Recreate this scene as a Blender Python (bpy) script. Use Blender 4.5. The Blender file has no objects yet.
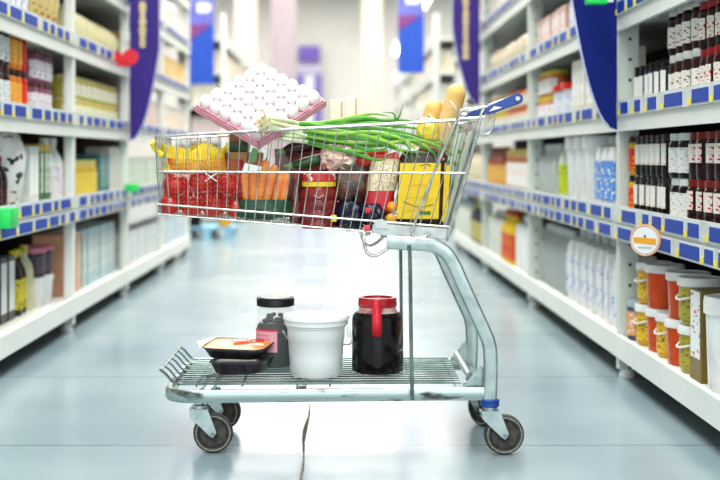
import bpy, bmesh, math, random
from mathutils import Vector, Matrix
random.seed(7)
PI = math.pi
SC = bpy.context.scene
COL = SC.collection

# ------------------------------------------------------------------ camera, light, exposure
F = 1221.0; CX = 338.0; CY = 156.0; EYE = 0.81
cam_d = bpy.data.cameras.new('camera'); cam = bpy.data.objects.new('camera', cam_d); COL.objects.link(cam)
cam.location = (0, 0, EYE); cam.rotation_euler = (PI/2, 0, 0)
cam_d.sensor_width = 36; cam_d.lens = F/720*36
cam_d.shift_x = (360-CX)/720; cam_d.shift_y = -(240-CY)/720
cam_d.clip_end = 200
cam_d.dof.use_dof = True; cam_d.dof.focus_distance = 3.45; cam_d.dof.aperture_fstop = 2.2
SC.camera = cam
SC.view_settings.view_transform = 'Standard'; SC.view_settings.look = 'None'
SC.view_settings.exposure = 0.78; SC.view_settings.gamma = 1.0
SC.view_settings.use_curve_mapping = False
SC.cycles.max_bounces = 7; SC.cycles.diffuse_bounces = 2; SC.cycles.transparent_max_bounces = 24
SC.cycles.sample_clamp_indirect = 8
SC.cycles.caustics_reflective = False; SC.cycles.caustics_refractive = False
W = bpy.data.worlds.new('world'); SC.world = W; W.use_nodes = True
W.node_tree.nodes['Background'].inputs[0].default_value = (0.9, 0.97, 1.0, 1)
W.node_tree.nodes['Background'].inputs[1].default_value = 0.6

def area(name, loc, rot, sx, sy, power, color=(1, 1, 1)):
    l = bpy.data.lights.new(name, 'AREA'); l.shape = 'RECTANGLE'; l.size = sx; l.size_y = sy
    l.energy = power; l.color = color
    o = bpy.data.objects.new(name, l); COL.objects.link(o); o.location = loc; o.rotation_euler = rot
    return o
area('ceiling_panel_light', (0, 2.0, 5.3), (0, 0, 0), 3.0, 9.0, 400, (0.97, 1.0, 0.98))
area('ceiling_panel_light', (0, 11.0, 5.3), (0, 0, 0), 3.4, 7.0, 520, (1.0, 0.96, 0.91))
area('ceiling_panel_light', (-0.5, 19.0, 5.3), (0, 0, 0), 6.0, 6.0, 480, (1.0, 0.95, 0.89))
area('ceiling_panel_light', (-1.0, 28.0, 5.3), (0, 0, 0), 14.0, 8.0, 700, (1.0, 0.96, 0.92))
# added fill light behind the camera, brightens the sides facing it
area('front_fill_light', (0.3, -2.6, 2.2), (PI/2, 0, 0), 7.0, 3.6, 75, (0.93, 0.98, 1.0))

# ------------------------------------------------------------------ helpers
def P(px, py, Y):
    return Vector(((px-CX)/F*Y, Y, EYE+(CY-py)/F*Y))

MATS = {}
def mat(name, color, rough=0.5, metal=0.0, color2=None, scale=12.0, lo=0.4, hi=0.6, bump=0.0, bscale=80.0, spec=0.5, trans=0.0, alpha=1.0, coat=0.0, stretch=(1, 1, 1), detail=3.0, ior=1.45):
    if name in MATS: return MATS[name]
    m = bpy.data.materials.new(name); m.use_nodes = True
    nt = m.node_tree; b = nt.nodes['Principled BSDF']
    b.inputs['Roughness'].default_value = rough; b.inputs['Metallic'].default_value = metal
    b.inputs['Specular IOR Level'].default_value = spec
    b.inputs['Transmission Weight'].default_value = trans
    b.inputs['Alpha'].default_value = alpha; b.inputs['Coat Weight'].default_value = coat
    b.inputs['IOR'].default_value = ior
    tc = nt.nodes.new('ShaderNodeTexCoord'); mp = nt.nodes.new('ShaderNodeMapping')
    mp.inputs['Scale'].default_value = stretch
    nt.links.new(tc.outputs['Object'], mp.inputs['Vector'])
    n = nt.nodes.new('ShaderNodeTexNoise'); n.inputs['Scale'].default_value = scale; n.inputs['Detail'].default_value = detail
    nt.links.new(mp.outputs[0], n.inputs['Vector'])
    r = nt.nodes.new('ShaderNodeValToRGB')
    c2 = color2 if color2 else tuple(min(1, c*0.88) for c in color)
    r.color_ramp.elements[0].position = lo; r.color_ramp.elements[0].color = (*c2, 1)
    r.color_ramp.elements[1].position = hi; r.color_ramp.elements[1].color = (*color, 1)
    nt.links.new(n.outputs[0], r.inputs[0]); nt.links.new(r.outputs[0], b.inputs['Base Color'])
    if bump > 0:
        n2 = nt.nodes.new('ShaderNodeTexNoise'); n2.inputs['Scale'].default_value = bscale
        nt.links.new(mp.outputs[0], n2.inputs['Vector'])
        bp = nt.nodes.new('ShaderNodeBump'); bp.inputs['Strength'].default_value = bump; bp.inputs['Distance'].default_value = 0.004
        nt.links.new(n2.outputs[0], bp.inputs['Height']); nt.links.new(bp.outputs[0], b.inputs['Normal'])
    MATS[name] = m
    return m
def film(name, color, alpha, rough=0.12):
    """thin clear plastic film: mostly see-through with glossy creases"""
    m = mat(name, color, rough, alpha=alpha, bump=0.9, bscale=45)
    return m

def tone(c, k=None):
    """a plain slightly mottled material keyed by its colour"""
    c = tuple(x**1.4 for x in c[:3])
    key = 'plain_%d_%d_%d' % tuple(int(x*100) for x in c[:3])
    return mat(key, c[:3], 0.45, scale=30)
def gloss(c):
    c = tuple(x**1.4 for x in c[:3])
    key = 'glossy_%d_%d_%d' % tuple(int(x*100) for x in c[:3])
    return mat(key, c[:3], 0.22, scale=20, spec=.35)
def printed(c, c2, scale=60.0, lo=0.5, hi=0.52):
    c = tuple(x**1.3 for x in c[:3]); c2 = tuple(x**1.5 for x in c2[:3])
    key = 'printed_%d_%d_%d_%d_%d_%d' % tuple(int(x*100) for x in (*c[:3], *c2[:3]))
    return mat(key, c[:3], 0.4, color2=c2[:3], scale=scale*1.5, lo=0.36, hi=0.40, stretch=(1, 0.7, 1.8), detail=1.0)

ORI = {}   # world origin of each object whose mesh is given in world coordinates
def tag(o, label=None, cat=None, group=None, kind=None):
    if label: o['label'] = label
    if cat: o['category'] = cat
    if group: o['group'] = group
    if kind: o['kind'] = kind
    return o
def thing(name, label, cat, loc=(0, 0, 0), rz=0.0, group=None):
    o = bpy.data.objects.new(name, None); COL.objects.link(o)
    o.empty_display_size = 0.05
    o.location = loc; o.rotation_euler = (0, 0, rz); ORI[o] = Vector(loc)
    return tag(o, label, cat, group)
def obj(name, bm, m, parent=None, world=False, smooth=True, angle=40):
    """one mesh object; world=True: the bmesh is in world coordinates"""
    me = bpy.data.meshes.new(name)
    if world and parent is not None:
        bmesh.ops.translate(bm, verts=bm.verts, vec=-ORI[parent])
    bmesh.ops.recalc_face_normals(bm, faces=bm.faces)
    bm.to_mesh(me); bm.free()
    if smooth:
        for p in me.polygons: p.use_smooth = True
        try: me.set_sharp_from_angle(angle=math.radians(angle))
        except Exception: pass
    me.materials.append(m)
    o = bpy.data.objects.new(name, me); COL.objects.link(o)
    if parent is not None:
        o.parent = parent
        ORI[o] = ORI.get(parent, Vector((0, 0, 0)))
    else: ORI[o] = Vector((0, 0, 0))
    return o
def recenter(o, loc):
    """move the origin of a one-mesh thing to its base"""
    o.data.transform(Matrix.Translation(-Vector(loc))); o.location = loc; ORI[o] = Vector(loc)
    return o
def struct(name, bm, m, parent=None, smooth=False):
    o = obj(name, bm, m, parent, smooth=smooth); o['kind'] = 'structure'; return o
def copy_tree(o, parent=None):
    c = o.copy(); COL.objects.link(c)
    if parent is not None: c.parent = parent
    for ch in [x for x in KIDS(o)]: copy_tree(ch, c)
    return c
def KIDS(o): return list(o.children)

def B(): return bmesh.new()
def bx(bm, x0, x1, y0, y1, z0, z1, bev=0.0):
    vs = [bm.verts.new((x, y, z)) for x in (x0, x1) for y in (y0, y1) for z in (z0, z1)]
    fs = []
    for idx in ((0, 1, 3, 2), (4, 6, 7, 5), (0, 4, 5, 1), (2, 3, 7, 6), (0, 2, 6, 4), (1, 5, 7, 3)):
        fs.append(bm.faces.new([vs[i] for i in idx]))
    if bev > 0:
        es = set(e for f in fs for e in f.edges)
        bmesh.ops.bevel(bm, geom=list(es), offset=bev, segments=2, profile=0.5, affect='EDGES')
    return bm
def lathe(bm, prof, seg=20, cx=0, cy=0, cap=True, sx=1.0, sy=1.0, pw=None):
    rings = []
    for r, z in prof:
        ring = []
        for i in range(seg):
            a = 2*PI*i/seg
            c, s = math.cos(a), math.sin(a)
            if pw:
                k = (abs(c)**pw+abs(s)**pw)**(-1/pw); c *= k; s *= k
            ring.append(bm.verts.new((cx+r*c*sx, cy+r*s*sy, z)))
        rings.append(ring)
    for a, b in zip(rings, rings[1:]):
        for i in range(seg):
            j = (i+1) % seg
            bm.faces.new((a[i], a[j], b[j], b[i]))
    if cap:
        bm.faces.new(rings[0][::-1]); bm.faces.new(rings[-1])
    return bm
def tube(bm, pts, r, seg=8, closed=False, cap=True, flat=1.0, up=None):
    """tube along a polyline; r a number or one radius per point; flat squashes it along the second axis"""
    pts = [Vector(p) for p in pts]; n = len(pts)
    rr = r if isinstance(r, (list, tuple)) else [r]*n
    T = []
    for i in range(n):
        a = pts[i-1] if (i > 0 or closed) else pts[i]
        b = pts[(i+1) % n] if (i < n-1 or closed) else pts[i]
        d = (b-a)
        T.append(d.normalized() if d.length > 1e-9 else Vector((0, 0, 1)))
    ref = Vector(up) if up is not None else (Vector((0, 0, 1)) if abs(T[0].z) < 0.9 else Vector((0, 1, 0)))
    N = (ref - T[0]*ref.dot(T[0])).normalized()
    rings = []
    for i in range(n):
        if up is not None: N = (Vector(up)-T[i]*Vector(up).dot(T[i])).normalized()
        else:
            N = (N - T[i]*N.dot(T[i]))
            N = N.normalized() if N.length > 1e-6 else T[i].orthogonal().normalized()
        Bn = T[i].cross(N)
        rings.append([bm.verts.new(pts[i]+rr[i]*(math.cos(2*PI*k/seg)*N+flat*math.sin(2*PI*k/seg)*Bn)) for k in range(seg)])
    m = n if closed else n-1
    for i in range(m):
        a, b = rings[i], rings[(i+1) % n]
        for k in range(seg):
            bm.faces.new((a[k], a[(k+1) % seg], b[(k+1) % seg], b[k]))
    if cap and not closed:
        bm.faces.new(rings[0][::-1]); bm.faces.new(rings[-1])
    return bm
def prism(bm, pts, vec, bev=0):
    """polygon pts extruded by vec"""
    vec = Vector(vec); pts = [Vector(p) for p in pts]
    a = [bm.verts.new(p) for p in pts]; b = [bm.verts.new(p+vec) for p in pts]
    bm.faces.new(a); bm.faces.new(b[::-1]); n = len(a)
    for i in range(n): bm.faces.new((a[i], b[i], b[(i+1) % n], a[(i+1) % n]))
    if bev: bmesh.ops.bevel(bm, geom=list(bm.edges), offset=bev, segments=2, affect='EDGES')
    return bm
def smooth_path(pts, n=8):
    """Catmull-Rom through pts"""
    pts = [Vector(p) for p in pts]; q = [2*pts[0]-pts[1]]+pts+[2*pts[-1]-pts[-2]]; out = []
    for i in range(1, len(q)-2):
        for k in range(n):
            t = k/n
            out.append(0.5*((2*q[i])+(-q[i-1]+q[i+1])*t+(2*q[i-1]-5*q[i]+4*q[i+1]-q[i+2])*t*t+(-q[i-1]+3*q[i]-3*q[i+1]+q[i+2])*t*t*t))
    out.append(pts[-1]); return out
def mir(p, yc=3.55): return Vector((p[0], 2*yc-p[1], p[2]))
def ball(bm, c, r, sx=1, sy=1, sz=1, sub=3):
    g = bmesh.ops.create_icosphere(bm, subdivisions=sub, radius=1.0)
    for v in g['verts']: v.co = Vector((c[0]+v.co.x*r*sx, c[1]+v.co.y*r*sy, c[2]+v.co.z*r*sz))
    return g['verts']
def lumpy(bm, c, rx, ry, rz, amp=0.15, freq=3.0, seed=0, sub=4, square=2.6):
    """a lumpy pillow-like bag"""
    from mathutils import noise
    g = bmesh.ops.create_icosphere(bm, subdivisions=sub, radius=1.0)
    for v in g['verts']:
        n = v.co.normalized(); k = (abs(n.x)**square+abs(n.y)**square+abs(n.z)**square)**(-1/square)
        d = 1+amp*noise.noise(n*freq+Vector((seed*3.1, seed, 0)))
        v.co = Vector((c[0]+n.x*k*rx*d, c[1]+n.y*k*ry*d, c[2]+n.z*k*rz*d))

# ------------------------------------------------------------------ common materials
M_steel = mat('zinc_steel', (0.43, 0.50, 0.48), 0.26, 0.8, color2=(0.30, 0.36, 0.35), scale=25, lo=0.3, hi=0.55)
M_wire = mat('chromed_wire', (0.66, 0.67, 0.63), 0.22, 0.85, color2=(0.42, 0.42, 0.38), scale=40)
M_tray = mat('tray_wire_steel', (0.24, 0.30, 0.28), 0.25, 1.0, color2=(0.15, 0.19, 0.18), scale=8)
M_rail = mat('scuffed_rail_steel', (0.38, 0.46, 0.44), 0.28, 0.8, color2=(0.05, 0.05, 0.045), scale=13, lo=0.37, hi=0.46, stretch=(0.6, 1, 2.5))
M_blue = mat('blue_plastic', (0.008, 0.05, 0.27), 0.3, scale=30)
M_rubber = mat('worn_grey_rubber', (0.06, 0.055, 0.045), 0.75, color2=(0.03, 0.028, 0.024), scale=60, bump=0.3)
M_tread = mat('dusty_tyre_ring', (0.26, 0.25, 0.20), 0.8, color2=(0.16, 0.16, 0.14), scale=90)
M_black = mat('black_plastic', (0.005, 0.005, 0.006), 0.35, spec=.35)
M_white = mat('white_plastic', (0.86, 0.87, 0.85), 0.32, scale=8)
M_shelf = mat('white_enamel_shelf', (0.80, 0.81, 0.75), 0.45, color2=(0.75, 0.77, 0.71), scale=5, lo=0.3, hi=0.6)
M_card = mat('blue_price_card', (0.008, 0.045, 0.33), 0.5, spec=.15, color2=(0.012, 0.06, 0.38), scale=50)
M_cardframe = mat('clear_rail_edge', (0.70, 0.74, 0.74), 0.5)
M_tag = mat('yellow_price_tag', (0.95, 0.78, 0.04), 0.4)
M_back_r = mat('dark_back_panel', (0.008, 0.007, 0.007), 0.8, spec=.1)  # near-black carries the shade inside the right racks
M_back_l = mat('brown_back_panel', (0.05, 0.02, 0.013), 0.8, spec=.1)  # brown of the panel, deepened to carry the shade inside the left racks

# ------------------------------------------------------------------ the building
def floor_material():
    m = bpy.data.materials.new('polished_floor'); m.use_nodes = True
    nt = m.node_tree; L = nt.links; N = nt.nodes; b = N['Principled BSDF']
    tc = N.new('ShaderNodeTexCoord')
    def noise(scale, det=4, st=(1, 1, 1)):
        mp = N.new('ShaderNodeMapping'); mp.inputs['Scale'].default_value = st
        L.new(tc.outputs['Object'], mp.inputs[0]); n = N.new('ShaderNodeTexNoise')
        n.inputs['Scale'].default_value = scale; n.inputs['Detail'].default_value = det
        L.new(mp.outputs[0], n.inputs['Vector']); return n
    n1 = noise(0.9, 5); r1 = N.new('ShaderNodeValToRGB')
    r1.color_ramp.elements[0].position = 0.35; r1.color_ramp.elements[0].color = (0.18, 0.25, 0.285, 1)
    r1.color_ramp.elements[1].position = 0.65; r1.color_ramp.elements[1].color = (0.27, 0.34, 0.355, 1)
    L.new(n1.outputs[0], r1.inputs[0])
    n2 = noise(3, 3, (1, 1, 1)); r2 = N.new('ShaderNodeMapRange')
    r2.inputs[1].default_value = 0.3; r2.inputs[2].default_value = 0.75; r2.inputs[3].default_value = 0.19; r2.inputs[4].default_value = 0.25
    L.new(n2.outputs[0], r2.inputs[0]); L.new(r2.outputs[0], b.inputs['Roughness'])
    # joints of the slabs: one every 2.6 m along, every 2.9 m across
    sp = N.new('ShaderNodeSeparateXYZ'); L.new(tc.outputs['Object'], sp.inputs[0])
    def joint(out, off, pitch, w):
        a = N.new('ShaderNodeMath'); a.operation = 'SUBTRACT'; L.new(out, a.inputs[0]); a.inputs[1].default_value = off-pitch/2-pitch*20
        p = N.new('ShaderNodeMath'); p.operation = 'MODULO'; L.new(a.outputs[0], p.inputs[0]); p.inputs[1].default_value = pitch
        s = N.new('ShaderNodeMath'); s.operation = 'SUBTRACT'; L.new(p.outputs[0], s.inputs[0]); s.inputs[1].default_value = pitch/2
        ab = N.new('ShaderNodeMath'); ab.operation = 'ABSOLUTE'; L.new(s.outputs[0], ab.inputs[0])
        c = N.new('ShaderNodeMath'); c.operation = 'LESS_THAN'; L.new(ab.outputs[0], c.inputs[0]); c.inputs[1].default_value = w
        return c
    j1 = joint(sp.outputs[1], 3.42, 1.06, 0.0028); j2 = joint(sp.outputs[0], -0.094, 3.2, 0.0022)
    mx = N.new('ShaderNodeMath'); mx.operation = 'MAXIMUM'; L.new(j1.outputs[0], mx.inputs[0]); L.new(j2.outputs[0], mx.inputs[1])
    mix = N.new('ShaderNodeMix'); mix.data_type = 'RGBA'; L.new(mx.outputs[0], mix.inputs[0])
    L.new(r1.outputs[0], mix.inputs[6]); mix.inputs[7].default_value = (0.03, 0.045, 0.05, 1)
    L.new(mix.outputs[2], b.inputs['Base Color'])
    b.inputs['Specular IOR Level'].default_value = 0.9
    n3 = noise(7, 2, (1, 1, 1)); bp = N.new('ShaderNodeBump'); bp.inputs['Strength'].default_value = 0.06; bp.inputs['Distance'].default_value = 0.01
    L.new(n3.outputs[0], bp.inputs['Height']); L.new(bp.outputs[0], b.inputs['Normal'])
    return m
M_wall = mat('cream_wall', (0.86, 0.83, 0.76), 0.8, color2=(0.82, 0.80, 0.75), scale=1.5)
struct('floor', bx(B(), -9, 9, -3, 34, -0.1, 0), floor_material())
struct('ceiling', bx(B(), -9, 9, -3, 34.2, 5.5, 5.6), mat('white_ceiling', (0.85, 0.84, 0.82), 0.9))
struct('wall_back', bx(B(), -9, 9, 34, 34.2, 0, 5.5), M_wall)
struct('wall_left', bx(B(), -9.2, -9, -3, 34.2, 0, 5.5), M_wall)
struct('wall_right', bx(B(), 9, 9.2, -3, 34.2, 0, 5.5), M_wall)

ORD = ['first', 'second', 'third', 'fourth', 'fifth', 'sixth', 'seventh', 'eighth', 'ninth', 'tenth', 'eleventh', 'twelfth', 'thirteenth', 'fourteenth', 'fifteenth', 'sixteenth']
LEVELS = [0.145, 0.60, 0.985, 1.35, 1.72, 2.09]
LNAME = ['bottom shelf', 'second shelf', 'third shelf', 'fourth shelf', 'fifth shelf', 'top shelf']

def perforated():
    m = bpy.data.materials.new('perforated_upright'); m.use_nodes = True
    nt = m.node_tree; L = nt.links; N = nt.nodes; b = N['Principled BSDF']
    b.inputs['Roughness'].default_value = 0.4
    tc = N.new('ShaderNodeTexCoord'); sp = N.new('ShaderNodeSeparateXYZ'); L.new(tc.outputs['Object'], sp.inputs[0])
    def op(o, a, v):
        n = N.new('ShaderNodeMath'); n.operation = o; L.new(a, n.inputs[0])
        if isinstance(v, float): n.inputs[1].default_value = v
        elif v is not None: L.new(v, n.inputs[1])
        return n.outputs[0]
    z = op('SUBTRACT', op('MODULO', sp.outputs[2], 0.075), 0.0375)
    x = op('SUBTRACT', op('ABSOLUTE', sp.outputs[0], None), 0.042)
    d = op('ADD', op('MULTIPLY', z, z), op('MULTIPLY', x, x))
    hole = op('LESS_THAN', d, 0.0065**2)
    mix = N.new('ShaderNodeMix'); mix.data_type = 'RGBA'; L.new(hole, mix.inputs[0])
    mix.inputs[6].default_value = (0.62, 0.67, 0.60, 1); mix.inputs[7].default_value = (0.02, 0.03, 0.03, 1)
    L.new(mix.outputs[2], b.inputs['Base Color'])
    return m
M_post = perforated()

CARD = {}
def rail_cards(shelf, s, Y0, Y1, zc, h, seed, gap=0.015, lean=0.0):
    """blue price cards with pale frames, a yellow tag after each"""
    rnd = random.Random(seed); y = Y0+0.03; x = -s*0.012
    if 'card' not in CARD:
        CARD['card'] = bx(B(), -0.0015, 0.0015, -0.5, 0.5, -0.5, 0.5)
        for k in ('card', 'frame', 'tagm'):
            me = bpy.data.meshes.new(k); bm = bx(B(), -0.0015, 0.0015, -0.5, 0.5, -0.5, 0.5); bm.to_mesh(me); bm.free()
            me.materials.append({'card': M_card, 'frame': M_cardframe, 'tagm': M_tag}[k]); CARD[k+'_me'] = me
    def put(name, me, yc, z, w, hh, dx):
        o = bpy.data.objects.new(name, CARD[me]); COL.objects.link(o); o.parent = shelf
        o.location = (x-s*dx, yc-ORI[shelf].y, z); o.scale = (1, w, hh); return o
    n = 0
    while y < Y1-0.14 and n < 40:
        w = rnd.choice([0.08, 0.11, 0.16, 0.2]); w = min(w, Y1-y-0.05)
        put('card_frame', 'frame_me', y+w/2, zc, w+0.008, h*0.95, 0.0)
        put('price_card', 'card_me', y+w/2, zc, w-0.006, h*0.72, 0.002)
        put('price_tag', 'tagm_me', y+w+0.022, zc-h*0.26, 0.026, h*0.36, 0.003)
        y += w+0.045+rnd.choice([0, 0.0, 0.05]); n += 1

def unit(side, Y0, Y1, label, back, levels, detail=True, first=False, seed=0, height=2.35, xf=None):
    s = -1 if side == 'left' else 1
    xf = xf if xf is not None else (1.22 if s < 0 else 1.025)
    t = thing('shelving_unit', label, 'shelving', (s*xf, (Y0+Y1)/2, 0), 0, 'shelving units along the aisle')
    yc = (Y0+Y1)/2; d0, d1 = Y0-yc, Y1-yc
    def post(y):
        wp = 0.045 if s < 0 else 0.075
        obj('upright', bx(B(), min(0, s*wp), max(0, s*wp), y-0.02, y+0.02, 0.03, height, 0.003), M_shelf if s < 0 else M_post, t, smooth=False)
        obj('foot', lathe(B(), [(0.028, 0), (0.03, 0.012), (0.02, 0.03), (0.014, 0.05)], 12, s*0.035, y), M_white, t)
    post(d1-0.02)
    if first: post(d0+0.02)
    obj('back_panel', bx(B(), *sorted((s*0.53, s*0.545)), d0, d1, 0.06, height), back, t, smooth=False)
    obj('plinth', bx(B(), *sorted((s*0.12, s*0.13)), d0, d1, 0, 0.10), mat('dark_plinth', (0.05, 0.045, 0.04), 0.7), t, smooth=False)
    for i, z in enumerate(LEVELS[:levels]):
        lip = 0.085 if i == 0 else 0.05
        bm = bx(B(), *sorted((s*0.0, s*0.53)), d0+0.002, d1-0.002, z-0.022, z, 0)
        bx(bm, *sorted((-s*0.006, s*0.012)), d0+0.002, d1-0.002, z-(0.07 if i == 0 else 0.085), z+0.012)
        sh = obj('shelf', bm, M_shelf, t, smooth=False)
        if i >= 1:
            hh = 0.055
            zc = z-0.005 if i != 1 else z-0.002
            r = obj('price_rail', bx(B(), *sorted((-s*0.006, -s*0.012)), d0+0.01, d1-0.01, zc-hh/2, zc+hh/2+0.004), mat('price_rail_plastic', (0.62, 0.65, 0.62), 0.6), sh, smooth=False)
            if detail: rail_cards(sh, s, Y0, Y1, zc, hh, seed*10+i)
            if i == 1:
                zc2 = zc-0.064
                obj('price_rail', bx(B(), *sorted((-s*0.006, -s*0.012)), d0+0.01, d1-0.01, zc2-hh/2, zc2+hh/2), MATS['price_rail_plastic'], sh, smooth=False)
                if detail: rail_cards(sh, s, Y0, Y1, zc2, hh, seed*10+7)
    return t
RY = [2.4, 4.5, 6.6, 8.7, 10.8]
LY = [2.77, 4.22, 5.67, 7.12, 8.57, 10.02]
rn = ['near right rack', 'second right rack', 'third right rack', 'fourth right rack']
ln = ['nearest left rack', 'near left rack', 'second left rack', 'third left rack', 'fourth left rack']
unit('right', RY[0], RY[1], 'white shelving on the right nearest the camera, holding jam jars and orange buckets', M_back_r, 6, True, True, 1)
unit('right', RY[1], RY[2], 'second white shelving unit on the right, with big white canisters', M_back_r, 6, True, False, 2)
unit('right', RY[2], RY[3], 'third white shelving unit on the right, behind the trolley handle', M_back_r, 6, True, False, 3)
unit('right', RY[3], RY[4], 'fourth white shelving unit on the right, ending at the cross aisle', M_back_r, 6, True, False, 4)
unit('left', LY[1], LY[2], 'white shelving at the left edge, holding black boxes and dark bottles', M_back_l, 6, True, True, 6)
unit('left', LY[2], LY[3], 'second white shelving unit on the left, holding yellow jars', M_back_l, 6, True, False, 7)
unit('left', LY[3], LY[4], 'third white shelving unit on the left, behind the purple leaf-shaped flag', M_back_l, 6, True, False, 8)
unit('left', LY[4], LY[5], 'fourth white shelving unit on the left, ending at the cross aisle', M_back_l, 6, True, False, 9)
unit('left', 13.2, 16.8, 'pale shelving beyond the cross aisle, left side, nearer one', M_wall, 6, False, True, 10)
unit('left', 17.2, 22.0, 'pale shelving beyond the cross aisle, left side, farther one', M_wall, 6, False, False, 11)
unit('right', 13.2, 16.8, 'pale shelving beyond the cross aisle, right side, nearer one', M_wall, 6, False, True, 12)
unit('right', 17.2, 22.0, 'pale shelving beyond the cross aisle, right side, farther one', M_wall, 6, False, False, 13)

# ------------------------------------------------------------------ shop goods; their front looks towards -x
PROTO = {}
def arc_band(r, z0, z1, a=75, seg=14, t=0.0008):
    """label wrapped on the front of a round jar"""
    bm = B(); inn, out = [], []
    for i in range(seg+1):
        th = PI+math.radians(-a+2*a*i/seg)
        for z in (z0, z1):
            pass
        out.append([bm.verts.new(((r+t)*math.cos(th), (r+t)*math.sin(th), z)) for z in (z0, z1)])
        inn.append([bm.verts.new(((r-t)*math.cos(th), (r-t)*math.sin(th), z)) for z in (z0, z1)])
    for i in range(seg):
        bm.faces.new((out[i][0], out[i+1][0], out[i+1][1], out[i][1]))
        bm.faces.new((inn[i][0], inn[i][1], inn[i+1][1], inn[i+1][0]))
        bm.faces.new((out[i][1], out[i+1][1], inn[i+1][1], inn[i][1]))
        bm.faces.new((out[i][0], inn[i][0], inn[i+1][0], out[i+1][0]))
    for e in (0, seg): bm.faces.new((out[e][0], out[e][1], inn[e][1], inn[e][0]))
    return bm
def build(kind, p):
    """p: dict of sizes and colours. Returns the root of the first one."""
    name = p.get('name', kind); t = bpy.data.objects.new(name, None); COL.objects.link(t); ORI[t] = Vector((0, 0, 0)); t.empty_display_size = 0.03
    r, h = p.get('r', 0.035), p['h']
    if kind == 'jar':
        obj('glass_body', lathe(B(), [(r*.9, 0), (r, h*.05), (r, h*.76), (r*.95, h*.81), (r*.86, h*.84)], 16), gloss(p['body']), t)
        obj('lid', lathe(B(), [(r*.90, h*.835), (r*.93, h*.845), (r*.93, h*.99), (r*.88, h)], 16), gloss(p['lid']), t)
        if 'label' in p: obj('paper_label', arc_band(r*1.01, h*p.get('l0', .12), h*p.get('l1', .68), p.get('arc', 75)), printed(p['label'], p.get('ink', p['label'])), t)
    elif kind == 'bottle':
        obj('bottle_body', lathe(B(), [(r*.92, 0), (r, h*.04), (r, h*.6), (r*.85, h*.70), (r*.4, h*.82), (r*.36, h*.9)], 16), gloss(p['body']), t)
        obj('cap', lathe(B(), [(r*.42, h*.89), (r*.44, h*.9), (r*.44, h*.99), (r*.38, h)], 12), gloss(p['lid']), t)
        if 'label' in p: obj('paper_label', arc_band(r*1.01, h*.1, h*.56, p.get('arc', 75)), printed(p['label'], p.get('ink', p['label'])), t)
    elif kind == 'bucket':
        obj('bucket_body', lathe(B(), [(r*.86, 0), (r*.88, h*.01), (r*.97, h*.86)], 24), gloss(p['body']), t)
        obj('lid', lathe(B(), [(r*1.0, h*.80), (r*1.05, h*.81), (r*1.05, h*.93), (r*1.02, h*.985), (r*.92, h*.99), (r*.9, h*.97)], 24), gloss(p['lid']), t)
        if 'label' in p: obj('paper_label', arc_band(r*.955, h*.12, h*.70, p.get('arc', 60)), printed(p['label'], p.get('ink', p['label'])), t)
        if p.get('bail'):
            obj('bail_handle', tube(B(), [Vector((-r*1.08*math.sin(a), -r*1.06*math.cos(a), h*.74-h*.22*math.sin(a))) for a in [PI*i/14 for i in range(15)]], 0.0035, 6), M_white, t)
    elif kind == 'canister':   # squarish plastic jerrycan with a shoulder and a cap
        w, d = p['w'], p['d']
        obj('canister_body', lathe(B(), [(.96, 0), (1, h*.04), (1, h*.74), (.9, h*.84), (.5, h*.88)], 28, sx=d/2, sy=w/2, pw=4), gloss(p['body']), t)
        obj('cap', lathe(B(), [(w*.2, h*.86), (w*.2, h*.99), (w*.17, h)], 14), gloss(p['lid']), t)
        if 'label' in p: obj('front_label', bx(B(), -d/2-.001, -d/2+.004, -w*.38, w*.38, h*.12, h*.66), printed(p['label'], p.get('ink', p['label']), 30), t, smooth=False)
    elif kind == 'box':
        w, d = p['w'], p['d']
        obj('carton_body', bx(B(), -d/2, d/2, -w/2, w/2, 0, h, 0.002), tone(p['body']), t, smooth=False)
        if 'label' in p: obj('front_print', bx(B(), -d/2-.001, -d/2+.003, -w*.42, w*.42, h*p.get('l0', .2), h*p.get('l1', .85)), printed(p['label'], p.get('ink', p['label']), 30), t, smooth=False)
        if 'side' in p: obj('side_print', bx(B(), -d*.42, d*.42, -w/2-.001, -w/2+.003, h*.12, h*.9), printed(p['side'], p.get('ink', p['side']), 30), t, smooth=False)
        if 'top' in p: obj('top_flap', bx(B(), -d/2-.001, d/2+.001, -w/2-.001, w/2+.001, h*.88, h+.001, 0.001), tone(p['top']), t, smooth=False)
    elif kind == 'bag':
        w, d = p['w'], p['d']; bm = B(); lumpy(bm, (0, 0, h/2), d/2, w/2, h/2, 0.12, 2.2, 3, 3)
        obj('bag_body', bm, printed(p['body'], p.get('ink', p['body']), 14), t)
        obj('sealed_top', bx(B(), -.004, .004, -w*.42, w*.42, h*.93, h*1.08), gloss(p['body']), t)
    return t
def place(kind, p, loc, rz, label, cat, group):
    key = kind+repr(sorted(p.items()))
    if key in PROTO: t = copy_tree(PROTO[key])
    else: t = PROTO[key] = build(kind, p)
    for k in ('label', 'category', 'group'):
        if k in t: del t[k]
    t.location = loc; t.rotation_euler = (0, 0, rz)
    n = len(label.split())
    if n > 16 or n < 4: print('LABELLEN', n, label)
    return tag(t, label, cat, group)
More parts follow.
